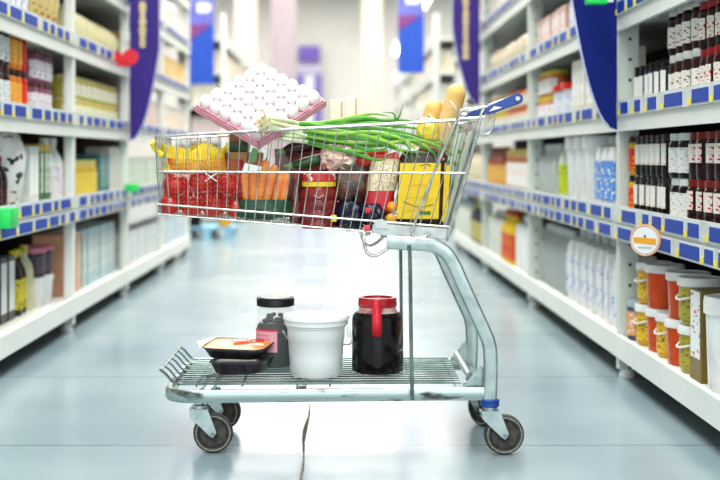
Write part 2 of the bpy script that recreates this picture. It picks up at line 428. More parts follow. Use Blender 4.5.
def run(side, rack, lev, y0, n, pitch, kind, p, desc, cat, rows=1, xoff=0.05, jit=0.004, skip_top=0, rowgap=None, xfront=None):
    """a row of n like goods from y0 away from the camera, the front ones of a shelf, rows high"""
    s = -1 if side == 'left' else 1
    X = s*((xfront or (1.22 if s < 0 else 1.025))+xoff)
    z = LEVELS[lev]+0.0005
    half = p.get('r', p.get('d', 0.1)/2)
    group = '%s, %s, %s' % (desc, LNAME[lev], rack)
    for row in range(rows):
        m = n-(skip_top if row == rows-1 and rows > 1 else 0)
        for k in range(m):
            y = y0+pitch*(k+0.5)
            o = (m-1-k) if s > 0 else k
            if rows > 1: lab = '%s, %s in %s row, %s, %s' % (desc, ORD[o]+' from left', ['lower', 'upper', 'topmost'][row], LNAME[lev], rack)
            elif m == 1: lab = '%s on %s of %s' % (desc, LNAME[lev], rack)
            else: lab = '%s, %s from left, %s, %s' % (desc, ORD[o], LNAME[lev], rack)
            place(kind, p, (X+s*half*(1.03 if kind in ('box', 'bag', 'canister') else 0.95)+random.uniform(-jit, jit), y+random.uniform(-jit, jit)*.5, z+row*(p['h']+.0005)), (PI if s < 0 else 0)+random.uniform(-.12, .12) * (0 if kind == 'box' else 1), lab, cat, group)

RED = (0.62, 0.02, 0.02); DK = (0.010, 0.004, 0.003); CREAM = (0.85, 0.80, 0.68); WH = (0.94, 0.94, 0.92); ORG = (0.85, 0.20, 0.02)
YEL = (0.90, 0.62, 0.04); BLK = (0.02, 0.02, 0.022); GRN = (0.06, 0.30, 0.06); BLU = (0.05, 0.2, 0.65); PUR = (0.20, 0.06, 0.22); CLR = (0.62, 0.66, 0.64); MAR = (0.06, 0.004, 0.004)
# near right rack (y 2.4 .. 4.5)
R0, R1, R2, R3 = rn
j = dict(name='jam_jar', r=.034, h=.145, body=DK, lid=(.03, .03, .03), label=WH, ink=CREAM, arc=42, l0=.15, l1=.75)
run('right', R0, 2, 4.02, 6, .072, 'jar', j, 'slim dark jar, white label', 'jar', 1)
j2 = dict(name='jam_jar', r=.042, h=.15, body=MAR, lid=(.85, .84, .80), label=(.86, .84, .78), ink=(.3, .1, .08), arc=55, l0=.15, l1=.6)
run('right', R0, 2, 3.66, 4, .088, 'jar', j2, 'maroon jam jar, grey lid', 'jar', 2)
j3 = dict(name='jam_jar', r=.036, h=.14, body=MAR, lid=(.45, .03, .03), label=(.84, .80, .74), ink=RED, arc=42, l0=.2, l1=.65)
run('right', R0, 2, 3.21, 6, .075, 'jar', j3, 'red-lidded jam jar', 'jar', 2)
j4 = dict(name='sauce_jar', r=.033, h=.14, body=(.8, .5, .02), lid=(.05, .03, .02), label=(.75, .05, .02), ink=YEL, arc=60)
run('right', R0, 1, 4.37, 1, .075, 'jar', j4, 'yellow and red sauce jar', 'jar', 2, xoff=.03)
j5 = dict(name='syrup_jar', r=.033, h=.14, body=DK, lid=(.06, .05, .045), label=(.88, .87, .84), ink=(.88, .62, .30), arc=40, l0=.28, l1=.78)
run('right', R0, 1, 3.93, 6, .073, 'jar', j5, 'dark jar, tall white label', 'jar', 2, xoff=.03)
j6 = dict(name='preserve_jar', r=.046, h=.14, body=(.03, .012, .01), lid=(.80, .82, .80), label=(.84, .84, .80), ink=(.55, .50, .45), arc=80)
run('right', R0, 1, 3.72, 2, .098, 'jar', j6, 'wide jar, pale label', 'jar', 2, xoff=.03)
j7 = dict(name='jam_jar', r=.040, h=.14, body=(.05, .004, .003), lid=(.30, .05, .04), label=(.85, .78, .72), ink=RED, arc=42, l0=.35, l1=.75)
run('right', R0, 1, 3.20, 6, .085, 'jar', j7, 'dark red jar, small label', 'jar', 2, xoff=.03)
bo = dict(name='plastic_bucket', r=.068, h=.148, body=(.82, .15, .005), lid=WH)
by = dict(name='plastic_bucket', r=.062, h=.146, body=(.88, .55, .03), lid=WH, label=(.88, .60, .05), ink=(.02, .02, .02), bail=1)
bg = dict(name='plastic_bucket', r=.066, h=.147, body=(.58, .52, .10), lid=WH, label=(.50, .50, .08), ink=(.55, .10, .02), bail=1)
run('right', R0, 0, 4.25, 1, .12, 'bucket', by, 'yellow and black bucket', 'bucket', 2, xoff=.03)
run('right', R0, 0, 4.10, 1, .14, 'bucket', dict(bo, r=.064), 'slim orange bucket', 'bucket', 2, xoff=.03)
run('right', R0, 0, 3.83, 1, .15, 'bucket', bo, 'plain orange bucket', 'bucket', 2, xoff=.03)
run('right', R0, 0, 3.98, 1, .13, 'bucket', dict(by, r=.058, h=.147), 'small yellow bucket', 'bucket', 1, xoff=.03)
run('right', R0, 0, 3.69, 1, .14, 'bucket', bg, 'olive green bucket with handle', 'bucket', 2, xoff=.03)
run('right', R0, 0, 4.37, 1, .10, 'bucket', dict(name='plastic_tub', r=.042, h=.15, body=(.15, .2, .3), lid=(.55, .6, .62), label=(.85, .45, .2), ink=WH), 'blue and orange tub', 'tub', 1, xoff=.02)
run('right', R0, 0, 3.55, 1, .13, 'box', dict(name='tall_carton', w=.11, d=.12, h=.27, body=(.30, .22, .05), label=WH, ink=(.7, .3, .25), l0=.25, l1=.98), 'tall olive carton with white label', 'box', 1, xoff=.03)
run('right', R0, 0, 3.38, 1, .16, 'bucket', dict(name='white_bucket', r=.078, h=.27, body=WH, lid=WH), 'tall white bucket', 'bucket', 1, xoff=.02)

# second right rack (4.5 .. 6.6)
run('right', R1, 1, 5.78, 1, .10, 'bottle', dict(name='cleaner_bottle', r=.05, h=.30, body=(.80, .85, .70), lid=(.05, .65, .10), label=(.62, .75, .05), ink=(.5, .08, .05)), 'green-capped bottle, lime label', 'bottle', 1, xoff=.03)
run('right', R1, 1, 5.08, 3, .20, 'bucket', dict(name='white_bucket', r=.095, h=.30, body=WH, lid=WH), 'large plain white bucket', 'bucket', 1, xoff=.02)
run('right', R1, 1, 4.62, 3, .135, 'canister', dict(name='white_canister', w=.12, d=.14, h=.29, body=WH, lid=WH, label=(.10, .35, .80), ink=WH), 'white canister, blue label', 'canister', 1, xoff=.02)
run('right', R1, 1, 6.0, 4, .13, 'bottle', dict(name='clear_bottle', r=.05, h=.27, body=CLR, lid=(.75, .75, .75)), 'colourless bottle', 'bottle', 1, xoff=.04)
run('right', R1, 0, 4.62, 7, .155, 'canister', dict(name='white_canister', w=.14, d=.16, h=.33, body=WH, lid=(.80, .82, .84), label=(.82, .84, .86), ink=(.10, .25, .75)), 'white canister, red-blue print', 'canister', 1, xoff=.04)
run('right', R1, 0, 5.75, 6, .13, 'bottle', dict(name='grey_bottle', r=.055, h=.31, body=(.55, .58, .56), lid=(.7, .7, .7)), 'tall grey bottle', 'bottle', 1, xoff=.05)
run('right', R1, 2, 5.60, 2, .24, 'bucket', dict(name='round_tub', r=.11, h=.17, body=(.78, .84, .88), lid=(.72, .05, .03), label=(.84, .86, .88), ink=(.08, .18, .65)), 'white tub with red lid', 'tub', 1, xoff=.03)
run('right', R1, 2, 4.70, 9, .095, 'box', dict(name='tall_carton', w=.085, d=.12, h=.25, body=(.80, .76, .66), label=WH, ink=(.62, .5, .3)), 'cream upright carton', 'box', 1, xoff=.04)
run('right', R1, 2, 6.15, 3, .13, 'jar', dict(name='spread_jar', r=.055, h=.13, body=(.75, .30, .08), lid=(.8, .68, .1), label=WH, ink=RED), 'orange jar, yellow lid', 'jar', 2, xoff=.04)
run('right', R1, 3, 4.80, 6, .14, 'box', dict(name='paper_carton', w=.12, d=.12, h=.17, body=(.75, .72, .75), label=(.82, .80, .84), ink=(.10, .22, .7)), 'white carton, blue print', 'box', 1, xoff=.04)
run('right', R1, 3, 5.70, 6, .14, 'box', dict(name='paper_carton', w=.12, d=.12, h=.17, body=(.80, .55, .48), label=(.86, .80, .76), ink=(.75, .12, .08)), 'pink carton, red print', 'box', 1, xoff=.04)
# third right rack (6.6 .. 8.7)
run('right', R2, 1, 6.75, 6, .16, 'jar', dict(name='honey_jar', r=.07, h=.25, body=(.55, .20, .03), lid=(.75, .60, .2), label=WH, ink=(.85, .5, .1)), 'amber jar, white label', 'jar', 1, xoff=.03)
run('right', R2, 1, 7.85, 6, .13, 'bottle', dict(name='syrup_bottle', r=.05, h=.27, body=(.40, .10, .03), lid=(.3, .05, .03), label=(.85, .55, .15), ink=(.5, .08, .03)), 'brown bottle, orange label', 'bottle', 1, xoff=.03)
run('right', R2, 0, 6.75, 4, .14, 'canister', dict(name='white_canister', w=.12, d=.14, h=.31, body=WH, lid=WH), 'plain white canister', 'canister', 1, xoff=.03)
run('right', R2, 0, 7.35, 4, .12, 'bottle', dict(name='juice_bottle', r=.05, h=.33, body=(.88, .62, .03), lid=(.6, .06, .02), label=(.75, .10, .03), ink=YEL), 'yellow bottle, red label', 'bottle', 1, xoff=.02)
run('right', R2, 0, 7.9, 5, .14, 'canister', dict(name='pale_canister', w=.12, d=.14, h=.29, body=(.80, .80, .72), lid=(.7, .7, .6)), 'pale cream canister', 'canister', 1, xoff=.03)
run('right', R2, 2, 6.75, 6, .15, 'jar', dict(name='pickle_jar', r=.065, h=.105, body=(.70, .35, .10), lid=(.75, .15, .06), label=(.86, .82, .72), ink=(.5, .2, .05)), 'orange jar, red lid', 'jar', 2, xoff=.03)
run('right', R2, 2, 7.75, 6, .14, 'jar', dict(name='mustard_jar', r=.06, h=.105, body=(.75, .55, .10), lid=(.80, .62, .1), label=(.86, .84, .78), ink=(.2, .4, .1)), 'mustard-yellow jar', 'jar', 2, xoff=.03)
run('right', R2, 3, 6.75, 8, .22, 'bag', dict(name='cream_bag', w=.20, d=.16, h=.18, body=(.86, .78, .62), ink=(.75, .4, .2)), 'cream and orange bag', 'bag', 1, xoff=.03)
run('right', R2, 4, 6.75, 8, .22, 'box', dict(name='cream_carton', w=.19, d=.2, h=.19, body=(.82, .76, .66), label=(.86, .84, .8), ink=(.5, .3, .2)), 'cream carton', 'box', 1, xoff=.03)
# fourth right rack (8.7 .. 10.8)
run('right', R3, 0, 8.85, 6, .14, 'bottle', dict(name='dark_bottle', r=.055, h=.30, body=(.05, .02, .10), lid=(.6, .5, .1), label=(.62, .55, .20), ink=PUR), 'dark purple bottle', 'bottle', 1, xoff=.02)
run('right', R3, 0, 9.8, 6, .15, 'bottle', dict(name='pale_bottle', r=.055, h=.30, body=(.75, .78, .70), lid=(.3, .4, .5)), 'pale tall bottle', 'bottle', 1, xoff=.02)
run('right', R3, 1, 8.85, 8, .23, 'bag', dict(name='cream_bag', w=.21, d=.16, h=.25, body=(.88, .80, .62), ink=(.8, .6, .2)), 'cream bag', 'bag', 1, xoff=.02)
run('right', R3, 2, 8.85, 8, .23, 'box', dict(name='peach_carton', w=.20, d=.2, h=.19, body=(.86, .62, .50), label=WH, ink=(.7, .3, .2)), 'peach carton', 'box', 1, xoff=.02)
run('right', R3, 3, 8.85, 8, .23, 'box', dict(name='white_carton', w=.20, d=.2, h=.24, body=(.86, .80, .76), label=WH, ink=(.6, .3, .3)), 'white carton', 'box', 1, xoff=.02)
run('right', R3, 4, 8.85, 8, .23, 'box', dict(name='tan_carton', w=.20, d=.2, h=.26, body=(.75, .58, .42)), 'tan carton', 'box', 1, xoff=.02)

# left racks: near left (4.22 .. 5.67)
L0, L1, L2, L3, L4 = ln
run('left', L1, 0, 4.32, 6, .115, 'box', dict(name='black_box', w=.095, d=.26, h=.26, body=(.02, .025, .04), label=(.80, .82, .80), ink=(.80, .82, .80), side=(.03, .035, .05), l0=.15, l1=.92), 'black box, white face', 'box', 1, xoff=.10, jit=.002)
run('left', L1, 0, 5.04, 2, .09, 'bottle', dict(name='oil_bottle', r=.04, h=.27, body=(.06, .05, .01), lid=(.8, .65, .02), label=(.75, .66, .05), ink=BLK), 'black bottle, yellow label', 'bottle', 1, xoff=.10)
run('left', L1, 0, 5.24, 1, .09, 'bottle', dict(name='cream_bottle', r=.042, h=.28, body=(.80, .78, .55), lid=(.6, .55, .1)), 'cream-yellow bottle', 'bottle', 1, xoff=.10)
run('left', L1, 0, 5.34, 2, .14, 'bucket', dict(name='pink_tub', r=.06, h=.13, body=WH, lid=WH), 'white tub', 'tub', 1, xoff=.08)
for k, yy in enumerate((5.41, 5.55)):
    place('bucket', dict(name='dark_tub', r=.058, h=.13, body=(.10, .10, .13), lid=(.75, .30, .38), label=(.15, .14, .17), ink=(.5, .1, .1)), (-(1.22+.08+.054), yy, LEVELS[0]+.132), PI, 'dark tub with pink lid, %s one, stacked on a white tub, near left rack' % ['closer', 'farther'][k], 'tub', 'pink-lidded tubs')
run('left', L1, 1, 4.30, 5, .085, 'bottle', dict(name='dark_bottle', r=.036, h=.21, body=(.015, .012, .012), lid=(.5, .05, .1), label=(.03, .02, .02), ink=(.6, .1, .15)), 'black bottle, red line', 'bottle', 1, xoff=.05)
run('left', L1, 1, 4.74, 1, .22, 'bag', dict(name='white_bag', w=.24, d=.15, h=.33, body=(.84, .83, .80), ink=(.03, .03, .03)), 'white bag with black patches', 'bag', 1, xoff=.03)
run('left', L1, 1, 5.00, 2, .085, 'box', dict(name='white_box', w=.075, d=.14, h=.25, body=(.80, .84, .80), label=WH, ink=WH), 'narrow white box', 'box', 1, xoff=.04)
run('left', L1, 1, 5.18, 3, .06, 'box', dict(name='green_box', w=.05, d=.14, h=.26, body=(.10, .25, .12), label=(.70, .78, .66), ink=(.1, .3, .12), top=(.7, .55, .1)), 'slim green box', 'box', 1, xoff=.04)
run('left', L1, 1, 5.38, 2, .12, 'bottle', dict(name='white_bottle', r=.05, h=.29, body=WH, lid=WH, label=(.84, .84, .86), ink=(.7, .12, .15)), 'white bottle, red print', 'bottle', 1, xoff=.04)
run('left', L1, 2, 4.28, 3, .085, 'jar', dict(name='white_jar', r=.038, h=.165, body=(.55, .58, .50), lid=(.12, .06, .05), label=(.84, .86, .78), ink=(.2, .5, .35)), 'pale green jar', 'jar', 2, xoff=.04)
run('left', L1, 2, 4.54, 2, .085, 'jar', dict(name='dark_jar', r=.038, h=.165, body=(.10, .05, .05), lid=(.12, .06, .05), label=(.80, .82, .80), ink=(.2, .3, .3)), 'dark jar, silver label', 'jar', 2, xoff=.04)
run('left', L1, 2, 4.72, 2, .085, 'jar', dict(name='orange_jar', r=.038, h=.165, body=(.85, .32, .04), lid=(.12, .06, .05), label=(.88, .50, .10), ink=(.85, .3, .03)), 'orange jar', 'jar', 2, xoff=.04)
run('left', L1, 2, 4.90, 1, .085, 'jar', dict(name='red_jar', r=.038, h=.165, body=(.75, .05, .02), lid=(.12, .06, .05), label=(.80, .08, .03), ink=(.7, .03, .02)), 'red jar', 'jar', 2, xoff=.04)
run('left', L1, 2, 5.08, 4, .085, 'jar', dict(name='purple_jar', r=.038, h=.135, body=(.35, .12, .22), lid=(.20, .08, .06), label=(.82, .78, .80), ink=(.3, .1, .3)), 'purple jar, white label', 'jar', 2, xoff=.04)
run('left', L1, 3, 4.28, 8, .085, 'box', dict(name='white_box', w=.075, d=.14, h=.22, body=(.80, .78, .84), label=(.84, .84, .88), ink=(.4, .4, .7)), 'white and violet box', 'box', 1, xoff=.04)
run('left', L1, 3, 5.10, 4, .11, 'bag', dict(name='brown_bag', w=.10, d=.12, h=.24, body=(.75, .62, .30), ink=(.5, .2, .1)), 'brown-yellow bag', 'bag', 1, xoff=.04)
# second left rack (5.67 .. 7.12)
run('left', L2, 0, 5.75, 3, .12, 'box', dict(name='peach_box', w=.10, d=.16, h=.29, body=(.85, .52, .36), label=(.86, .66, .48), ink=(.85, .4, .2)), 'peach box', 'box', 1, xoff=.06)
run('left', L2, 0, 6.14, 8, .11, 'box', dict(name='pale_blue_box', w=.09, d=.16, h=.29, body=(.58, .72, .74), label=(.80, .84, .78), ink=(.2, .45, .5)), 'pale blue box', 'box', 1, xoff=.06)
run('left', L2, 1, 5.75, 6, .115, 'jar', dict(name='mustard_jar', r=.05, h=.19, body=(.80, .55, .08), lid=(.85, .75, .3), label=(.88, .72, .15), ink=(.8, .4, .05)), 'yellow jar', 'jar', 1, xoff=.04)
run('left', L2, 1, 6.46, 3, .10, 'box', dict(name='teal_box', w=.085, d=.14, h=.22, body=(.10, .30, .32), label=(.15, .35, .36), ink=(.6, .7, .6)), 'teal box', 'box', 1, xoff=.04)
run('left', L2, 1, 6.78, 3, .10, 'box', dict(name='cream_box', w=.085, d=.14, h=.26, body=(.84, .80, .74)), 'cream box', 'box', 1, xoff=.04)
run('left', L2, 2, 5.75, 10, .125, 'jar', dict(name='olive_jar', r=.055, h=.105, body=(.70, .60, .15), lid=(.82, .72, .35), label=(.88, .86, .72), ink=(.5, .5, .1)), 'olive-yellow jar', 'jar', 2, xoff=.04)
run('left', L2, 3, 5.75, 10, .13, 'bag', dict(name='cream_bag', w=.12, d=.13, h=.17, body=(.86, .80, .52), ink=(.8, .65, .2)), 'pale yellow bag', 'bag', 1, xoff=.04)
run('left', L2, 4, 5.75, 8, .165, 'box', dict(name='cream_carton', w=.15, d=.2, h=.17, body=(.82, .72, .55), label=(.86, .8, .7), ink=(.7, .4, .3)), 'cream carton', 'box', 1, xoff=.04)
# third and fourth left racks
for (rk, y0, cs) in ((L3, 7.22, [('white book-like box', (.80, .82, .80), (.2, .4, .5)), ('white and green box', (.78, .84, .74), (.2, .5, .2)), ('pink and white box', (.86, .74, .70), (.8, .3, .2)), ('amber-brown box', (.68, .42, .14), (.9, .8, .6)), ('tan box', (.80, .70, .52), (.6, .3, .2))]),
                     (L4, 8.66, [('pale blue carton', (.72, .80, .84), (.3, .5, .7)), ('pale cream carton', (.86, .84, .76), (.7, .6, .4)), ('white peach carton', (.88, .80, .72), (.85, .5, .2)), ('golden carton', (.85, .62, .25), (.9, .85, .7)), ('ivory carton', (.86, .84, .78), (.7, .6, .4))])):
    for lv, (d, c, c2) in enumerate(cs):
        run('left', rk, lv, y0, 8, .165, 'box', dict(name='printed_carton', w=.145, d=.16, h=.20, body=c, label=c, ink=c2), d, 'box', 1, xoff=.04)
for sd, nm in (('left', 'far left rack'), ('right', 'far right rack')):
    for lv, (d, c) in enumerate([('bluish-white case', (.76, .82, .86)), ('white case', (.86, .85, .82)), ('pinkish case', (.88, .76, .74)), ('cream case', (.88, .84, .74)), ('beige case', (.82, .74, .62))]):
        run(sd, nm, lv, 13.3, 6, .56, 'box', dict(name='stock_case', w=.46, d=.35, h=.25, body=c), d, 'box', 1, xoff=.03)

# ------------------------------------------------------------------ flags, tags, hall fittings
def leaf_flag(name, side, Xe, Y, w, ztip, ztop, m, label, text=None, mt=None):
    """stiff leaf-shaped aisle flag: straight edge on the upright, bowed edge over the aisle"""
    s = -1 if side == 'left' else 1
    t = thing(name, label, 'flag', (Xe, Y, ztip), 0, None)
    n = 18; H = ztop-ztip; pts = [Vector((0, 0, 0))]
    for i in range(1, n+1):
        u = (i/n)**1.6; pts.append(Vector((-s*w*min(1.06, (u*H/.47)**.45), 0, H*u)))
    pts.append(Vector((0, 0, H)))
    obj('flag_panel', prism(B(), pts, (0, .006, 0)), m, t, smooth=False)
    obj('edge_profile', tube(B(), pts[1:-1], 0.004, 6), mat('flag_edge', (.55, .60, .78), .4), t)
    obj('wall_clip', bx(B(), *sorted((0, s*.02)), -.004, .012, H*.5, H*.5+.05), M_white, t, smooth=False)
    if text:
        z0, z1, xc = text
        bm = B(); rnd = random.Random(4); z = z1-ztip
        while z > z0-ztip:
            hh = rnd.choice([.020, .024, .03]); ww = rnd.choice([.030, .036, .044])
            bx(bm, -s*xc-ww/2, -s*xc+ww/2, -.004, 0, z-hh*.8, z, 0.002); z -= hh
        obj('vertical_lettering', bm, mt, t)
    return t
M_flag = mat('navy_flag', (0.004, 0.014, 0.16), 0.5, spec=.15, scale=6)
M_flagp = mat('violet_flag', (0.045, 0.022, 0.20), 0.5, spec=.2, scale=6)
M_gold = mat('gold_print', (0.78, 0.62, 0.28), 0.5)
leaf_flag('aisle_flag', 'right', 1.015, 4.44, .165, .905, 1.95, M_flag, 'large plain navy leaf-shaped flag fixed to the closest upright on the right')
leaf_flag('aisle_flag', 'right', 1.005, 8.65, .185, 1.17, 2.4, M_flagp, 'violet leaf-shaped flag with gold vertical lettering, on the right above the trolley handle', (1.50, 1.93, .10), M_gold)
leaf_flag('aisle_flag', 'left', -1.205, 7.06, .165, .90, 2.05, M_flagp, 'violet leaf-shaped flag with gold vertical lettering, hanging on the left racks', (1.44, 1.70, .075), M_gold)

def banner(x0, x1, Y, z0, z1, label):
    t = thing('hanging_banner', label, 'banner', ((x0+x1)/2, Y, z0)); w = (x1-x0)/2; H = z1-z0
    obj('banner_cloth', bx(B(), -w, w, 0, .01, 0, H), mat('bright_blue_banner', (.012, .075, .50), .5), t, smooth=False)
    obj('upper_field', bx(B(), -w, w, -.004, 0, H*.56, H), mat('pale_violet_banner', (.14, .15, .55), .5), t, smooth=False)
    bm = B(); zc = H*.72; r = w*.42
    lathe(bm, [(r, -.008), (r, -.004)], 20); bmesh.ops.rotate(bm, verts=bm.verts, matrix=Matrix.Rotation(PI/2, 3, 'X')); bmesh.ops.translate(bm, verts=bm.verts, vec=(-w*.38, 0, zc))
    b2 = bmesh.ops.create_circle(bm, cap_ends=True, segments=20, radius=r)
    bmesh.ops.rotate(bm, verts=b2['verts'], matrix=Matrix.Rotation(PI/2, 3, 'X')); bmesh.ops.translate(bm, verts=b2['verts'], vec=(w*.38, -.007, zc))
    bx(bm, -w*.38, w*.38, -.0078, -.0042, zc-r*.98, zc+r*.98)
    obj('white_emblem', bm, M_white, t)
    obj('red_flash', prism(B(), [(-w, -.004, H*.56), (w*.7, -.004, H*.56), (-w*.6, -.004, H*.44), (-w, -.004, H*.42)], (0, -.002, 0)), mat('muted_red_print', (.22, .04, .22), .5), t, smooth=False)
    obj('top_bar', tube(B(), [(-w-.02, 0, H), (w+.02, 0, H)], .012, 8), M_steel, t)
    for sx in (-1, 1): obj('hanging_cord', tube(B(), [(sx*w*.9, 0, H), (sx*w*.9, 0, 5.5-z0)], .004, 5), M_steel, t)
a = P(189.5, 84, 12.0); b = P(214, -22, 12.0); banner(a.x, b.x, 12.0, a.z, b.z, 'bright blue hanging banner with white emblem, on the left above the cross aisle')
a = P(398, 73, 12.0); b = P(424, -30, 12.0); banner(a.x, b.x, 12.0, a.z, b.z, 'bright blue hanging banner with white emblem, right of centre above the cross aisle')

def small_sign(name, px, py, Y, w, h, m, label, side):
    p = P(px, py, Y)
    t = thing(name, label, 'sign', (p.x, p.y, p.z-h/2))
    obj('sign_card', bx(B(), -.035, .035, -w/2, w/2, 0, h, .002), m, t)
    obj('clip', bx(B(), *( (.035, .06) if side == 'right' else (-.06, -.035)), -.01, .01, h*.3, h*.7), M_cardframe, t, smooth=False)
M_gsign = mat('green_sign', (.01, .62, .10), .4); M_rsign = mat('red_sign', (.66, .012, .03), .4)
small_sign('shelf_sign', 596, 1, 4.34, .06, .025, M_gsign, 'small green sign under the fourth shelf beside the large navy flag', 'right')
small_sign('shelf_sign', 5, 218, 4.36, .12, .07, M_gsign, 'green sign on the second-shelf price rail at the left edge', 'left')
small_sign('shelf_sign', 132, 188, 7.0, .12, .045, M_gsign, 'green sign on the price rail below the left violet flag', 'left')
t = thing('shelf_sign', 'red sign of two overlapping discs beside the left violet flag', 'sign', P(124, 57, 6.6))
for k, (dx, r) in enumerate(((-.035, .028), (.035, .043))):
    bm = lathe(B(), [(r, 0), (r, .006)], 20); bmesh.ops.rotate(bm, verts=bm.verts, matrix=Matrix.Rotation(PI/2, 3, 'X')); bmesh.ops.translate(bm, verts=bm.verts, vec=(dx, 0, 0)); obj('red_disc', bm, M_rsign, t)
obj('clip', bx(B(), -.04, .04, .0, .01, -.05, -.01), M_rsign, t)
# round promotional disc on the price rail of the near right rack
pc = P(658, 240, 3.83); pc.x = 0.965
t = thing('promotion_disc', 'round white disc with orange band clipped to the price rail on the right', 'sign', pc, -0.62)
def disc(r, y0, y1, seg=32):
    bm = lathe(B(), [(r, 0), (r, y1-y0)], seg); bmesh.ops.rotate(bm, verts=bm.verts, matrix=Matrix.Rotation(PI/2, 3, 'X')); bmesh.ops.translate(bm, verts=bm.verts, vec=(0, y1, 0)); return bm
obj('disc_card', disc(.050, -.004, 0), mat('orange_rim', (.85, .32, .03), .4), t)
obj('white_face', disc(.0425, -.006, -.004), M_white, t)
bm = B(); tube(bm, [(.047*math.cos(a), -.0062, .047*math.sin(a)) for a in [2*PI*i/32 for i in range(32)]], .0012, 6, closed=True); obj('rim_line', bm, M_white, t)
obj('orange_band', prism(B(), [(-.037, -.007, -.010), (.036, -.007, -.014), (.036, -.007, .006), (-.037, -.007, .008)], (0, .0015, 0)), mat('orange_print', (.88, .38, .02), .4), t, smooth=False)
obj('grey_print', bx(B(), -.022, .022, -.0075, -.006, -.026, -.020), mat('grey_print', (.45, .50, .52), .5), t, smooth=False)
obj('fruit_print', disc(.004, -.008, -.006, 12), mat('dark_print', (.1, .12, .05), .5), t).location = (0, 0, .012)

# strip lights high over the rear aisle
M_lamp = bpy.data.materials.new('lit_tube'); M_lamp.use_nodes = True
bb = M_lamp.node_tree.nodes['Principled BSDF']; bb.inputs['Emission Color'].default_value = (1, .98, .93, 1); bb.inputs['Emission Strength'].default_value = 5; bb.inputs['Base Color'].default_value = (.9, .9, .9, 1)
for sx, xs in (('left', -3.0), ('right', 1.42)):
    for k, y in enumerate((16.5, 20.5, 24.5, 28.5)):
        t = thing('strip_light', 'hanging strip light, %s from the camera in the %s row over the rear aisle' % (ORD[k], sx), 'light', (xs, y, 3.35), 0, 'hanging strip lights')
        obj('housing', bx(B(), -.12, .12, -1.4, 1.4, .03, .10, .01), M_white, t)
        obj('lamp_tube', tube(B(), [(0, -1.38, 0), (0, 1.38, 0)], .07, 10), M_lamp, t)
        for yy in (-1, 1): obj('hanging_rod', tube(B(), [(0, yy, .1), (0, yy, 5.5-3.35)], .008, 6), M_steel, t)
# pillars and the sign at the far end
for k, (px, w, c) in enumerate(((284, .62, (.52, .44, .48)), (246, .5, (.80, .72, .60)), (372, .45, (.82, .76, .62)))):
    p = P(px, 156, 31-k*1.5)
    bm = bx(B(), -w/2, w/2, -w/2, w/2, 0, 5.5, .03); bx(bm, -w/2-.06, w/2+.06, -w/2-.06, w/2+.06, 0, .25, .02); bx(bm, -w/2-.05, w/2+.05, -w/2-.05, w/2+.05, 5.2, 5.5, .02)
    o = struct('pillar', bm, mat('pillar_paint_%d' % k, c, .8)); o.location = (p.x, p.y, 0)
p = P(309.5, 98, 33.9); t = thing('entrance_kiosk', 'violet kiosk front with white middle panel against the far end wall', 'kiosk', (p.x, 33.7, 0))
M_vio = mat('violet_paint', (.20, .13, .55), .5)
obj('sign_board', bx(B(), -.30, .30, -.05, .05, 3.4, 3.85, .01), M_vio, t)
obj('lintel', bx(B(), -.34, .34, -.06, .1, 3.05, 3.3, .01), mat('lavender_paint', (.60, .58, .80), .5), t)
for sx in (-1, 1): obj('side_panel', bx(B(), sx*.24-.1, sx*.24+.1, -.05, .1, 0, 3.05, .01), M_vio, t)
obj('middle_panel', bx(B(), -.14, .14, -.02, .1, 0, 3.05, .01), M_white, t)
# goods standing by the far left rack end
p = P(208, 239, 12.2)
t = thing('blue_pallet', 'low pale blue pallet on the floor in the cross aisle', 'pallet', (p.x+.02, 12.2, 0))
obj('deck', bx(B(), -.26, .26, -.3, .3, .09, .12, .004), mat('pale_blue_paint', (.25, .50, .65), .5), t)
for sx in (-1, 0, 1): obj('runner', bx(B(), sx*.2-.04, sx*.2+.04, -.3, .3, 0, .09), mat('pale_blue_paint', (.25, .50, .65), .5), t, smooth=False)
place('canister', dict(name='black_canister', w=.12, d=.2, h=.19, body=(.03, .025, .02), lid=(.1, .06, .03)), (p.x-.10, 12.0, .121), -PI/2, 'dark canister on the low blue pallet in the cross aisle', 'canister', None)
place('canister', dict(name='yellow_canister', w=.12, d=.2, h=.16, body=(.80, .50, .05), lid=(.8, .5, .1)), (p.x+.19, 12.0, .121), -PI/2, 'yellow canister on the low blue pallet in the cross aisle', 'canister', None)

# dirt gathered along the crack under the trolley
bm = B(); rnd = random.Random(2)
zz = []; y = 3.02
L_, R_ = [], []
while y < 3.98:
    u = (y-3.02)/.96; wd = .0012+.0042*math.exp(-((u-.62)/.16)**2)+rnd.uniform(0, .0018)
    xc = -.094+.004*math.sin(u*9); L_.append((xc-wd, y, .0012)); R_.append((xc+wd*rnd.uniform(.6, 1), y, .0012)); y += .02
prism(bm, L_+R_[::-1], (0, 0, .0008))
tag(obj('dirt', bm, mat('dry_dirt', (.16, .13, .06), .9, color2=(.05, .045, .03), scale=60), smooth=False), 'brown dirt caught in the floor joint under the trolley', 'dirt', kind='stuff')

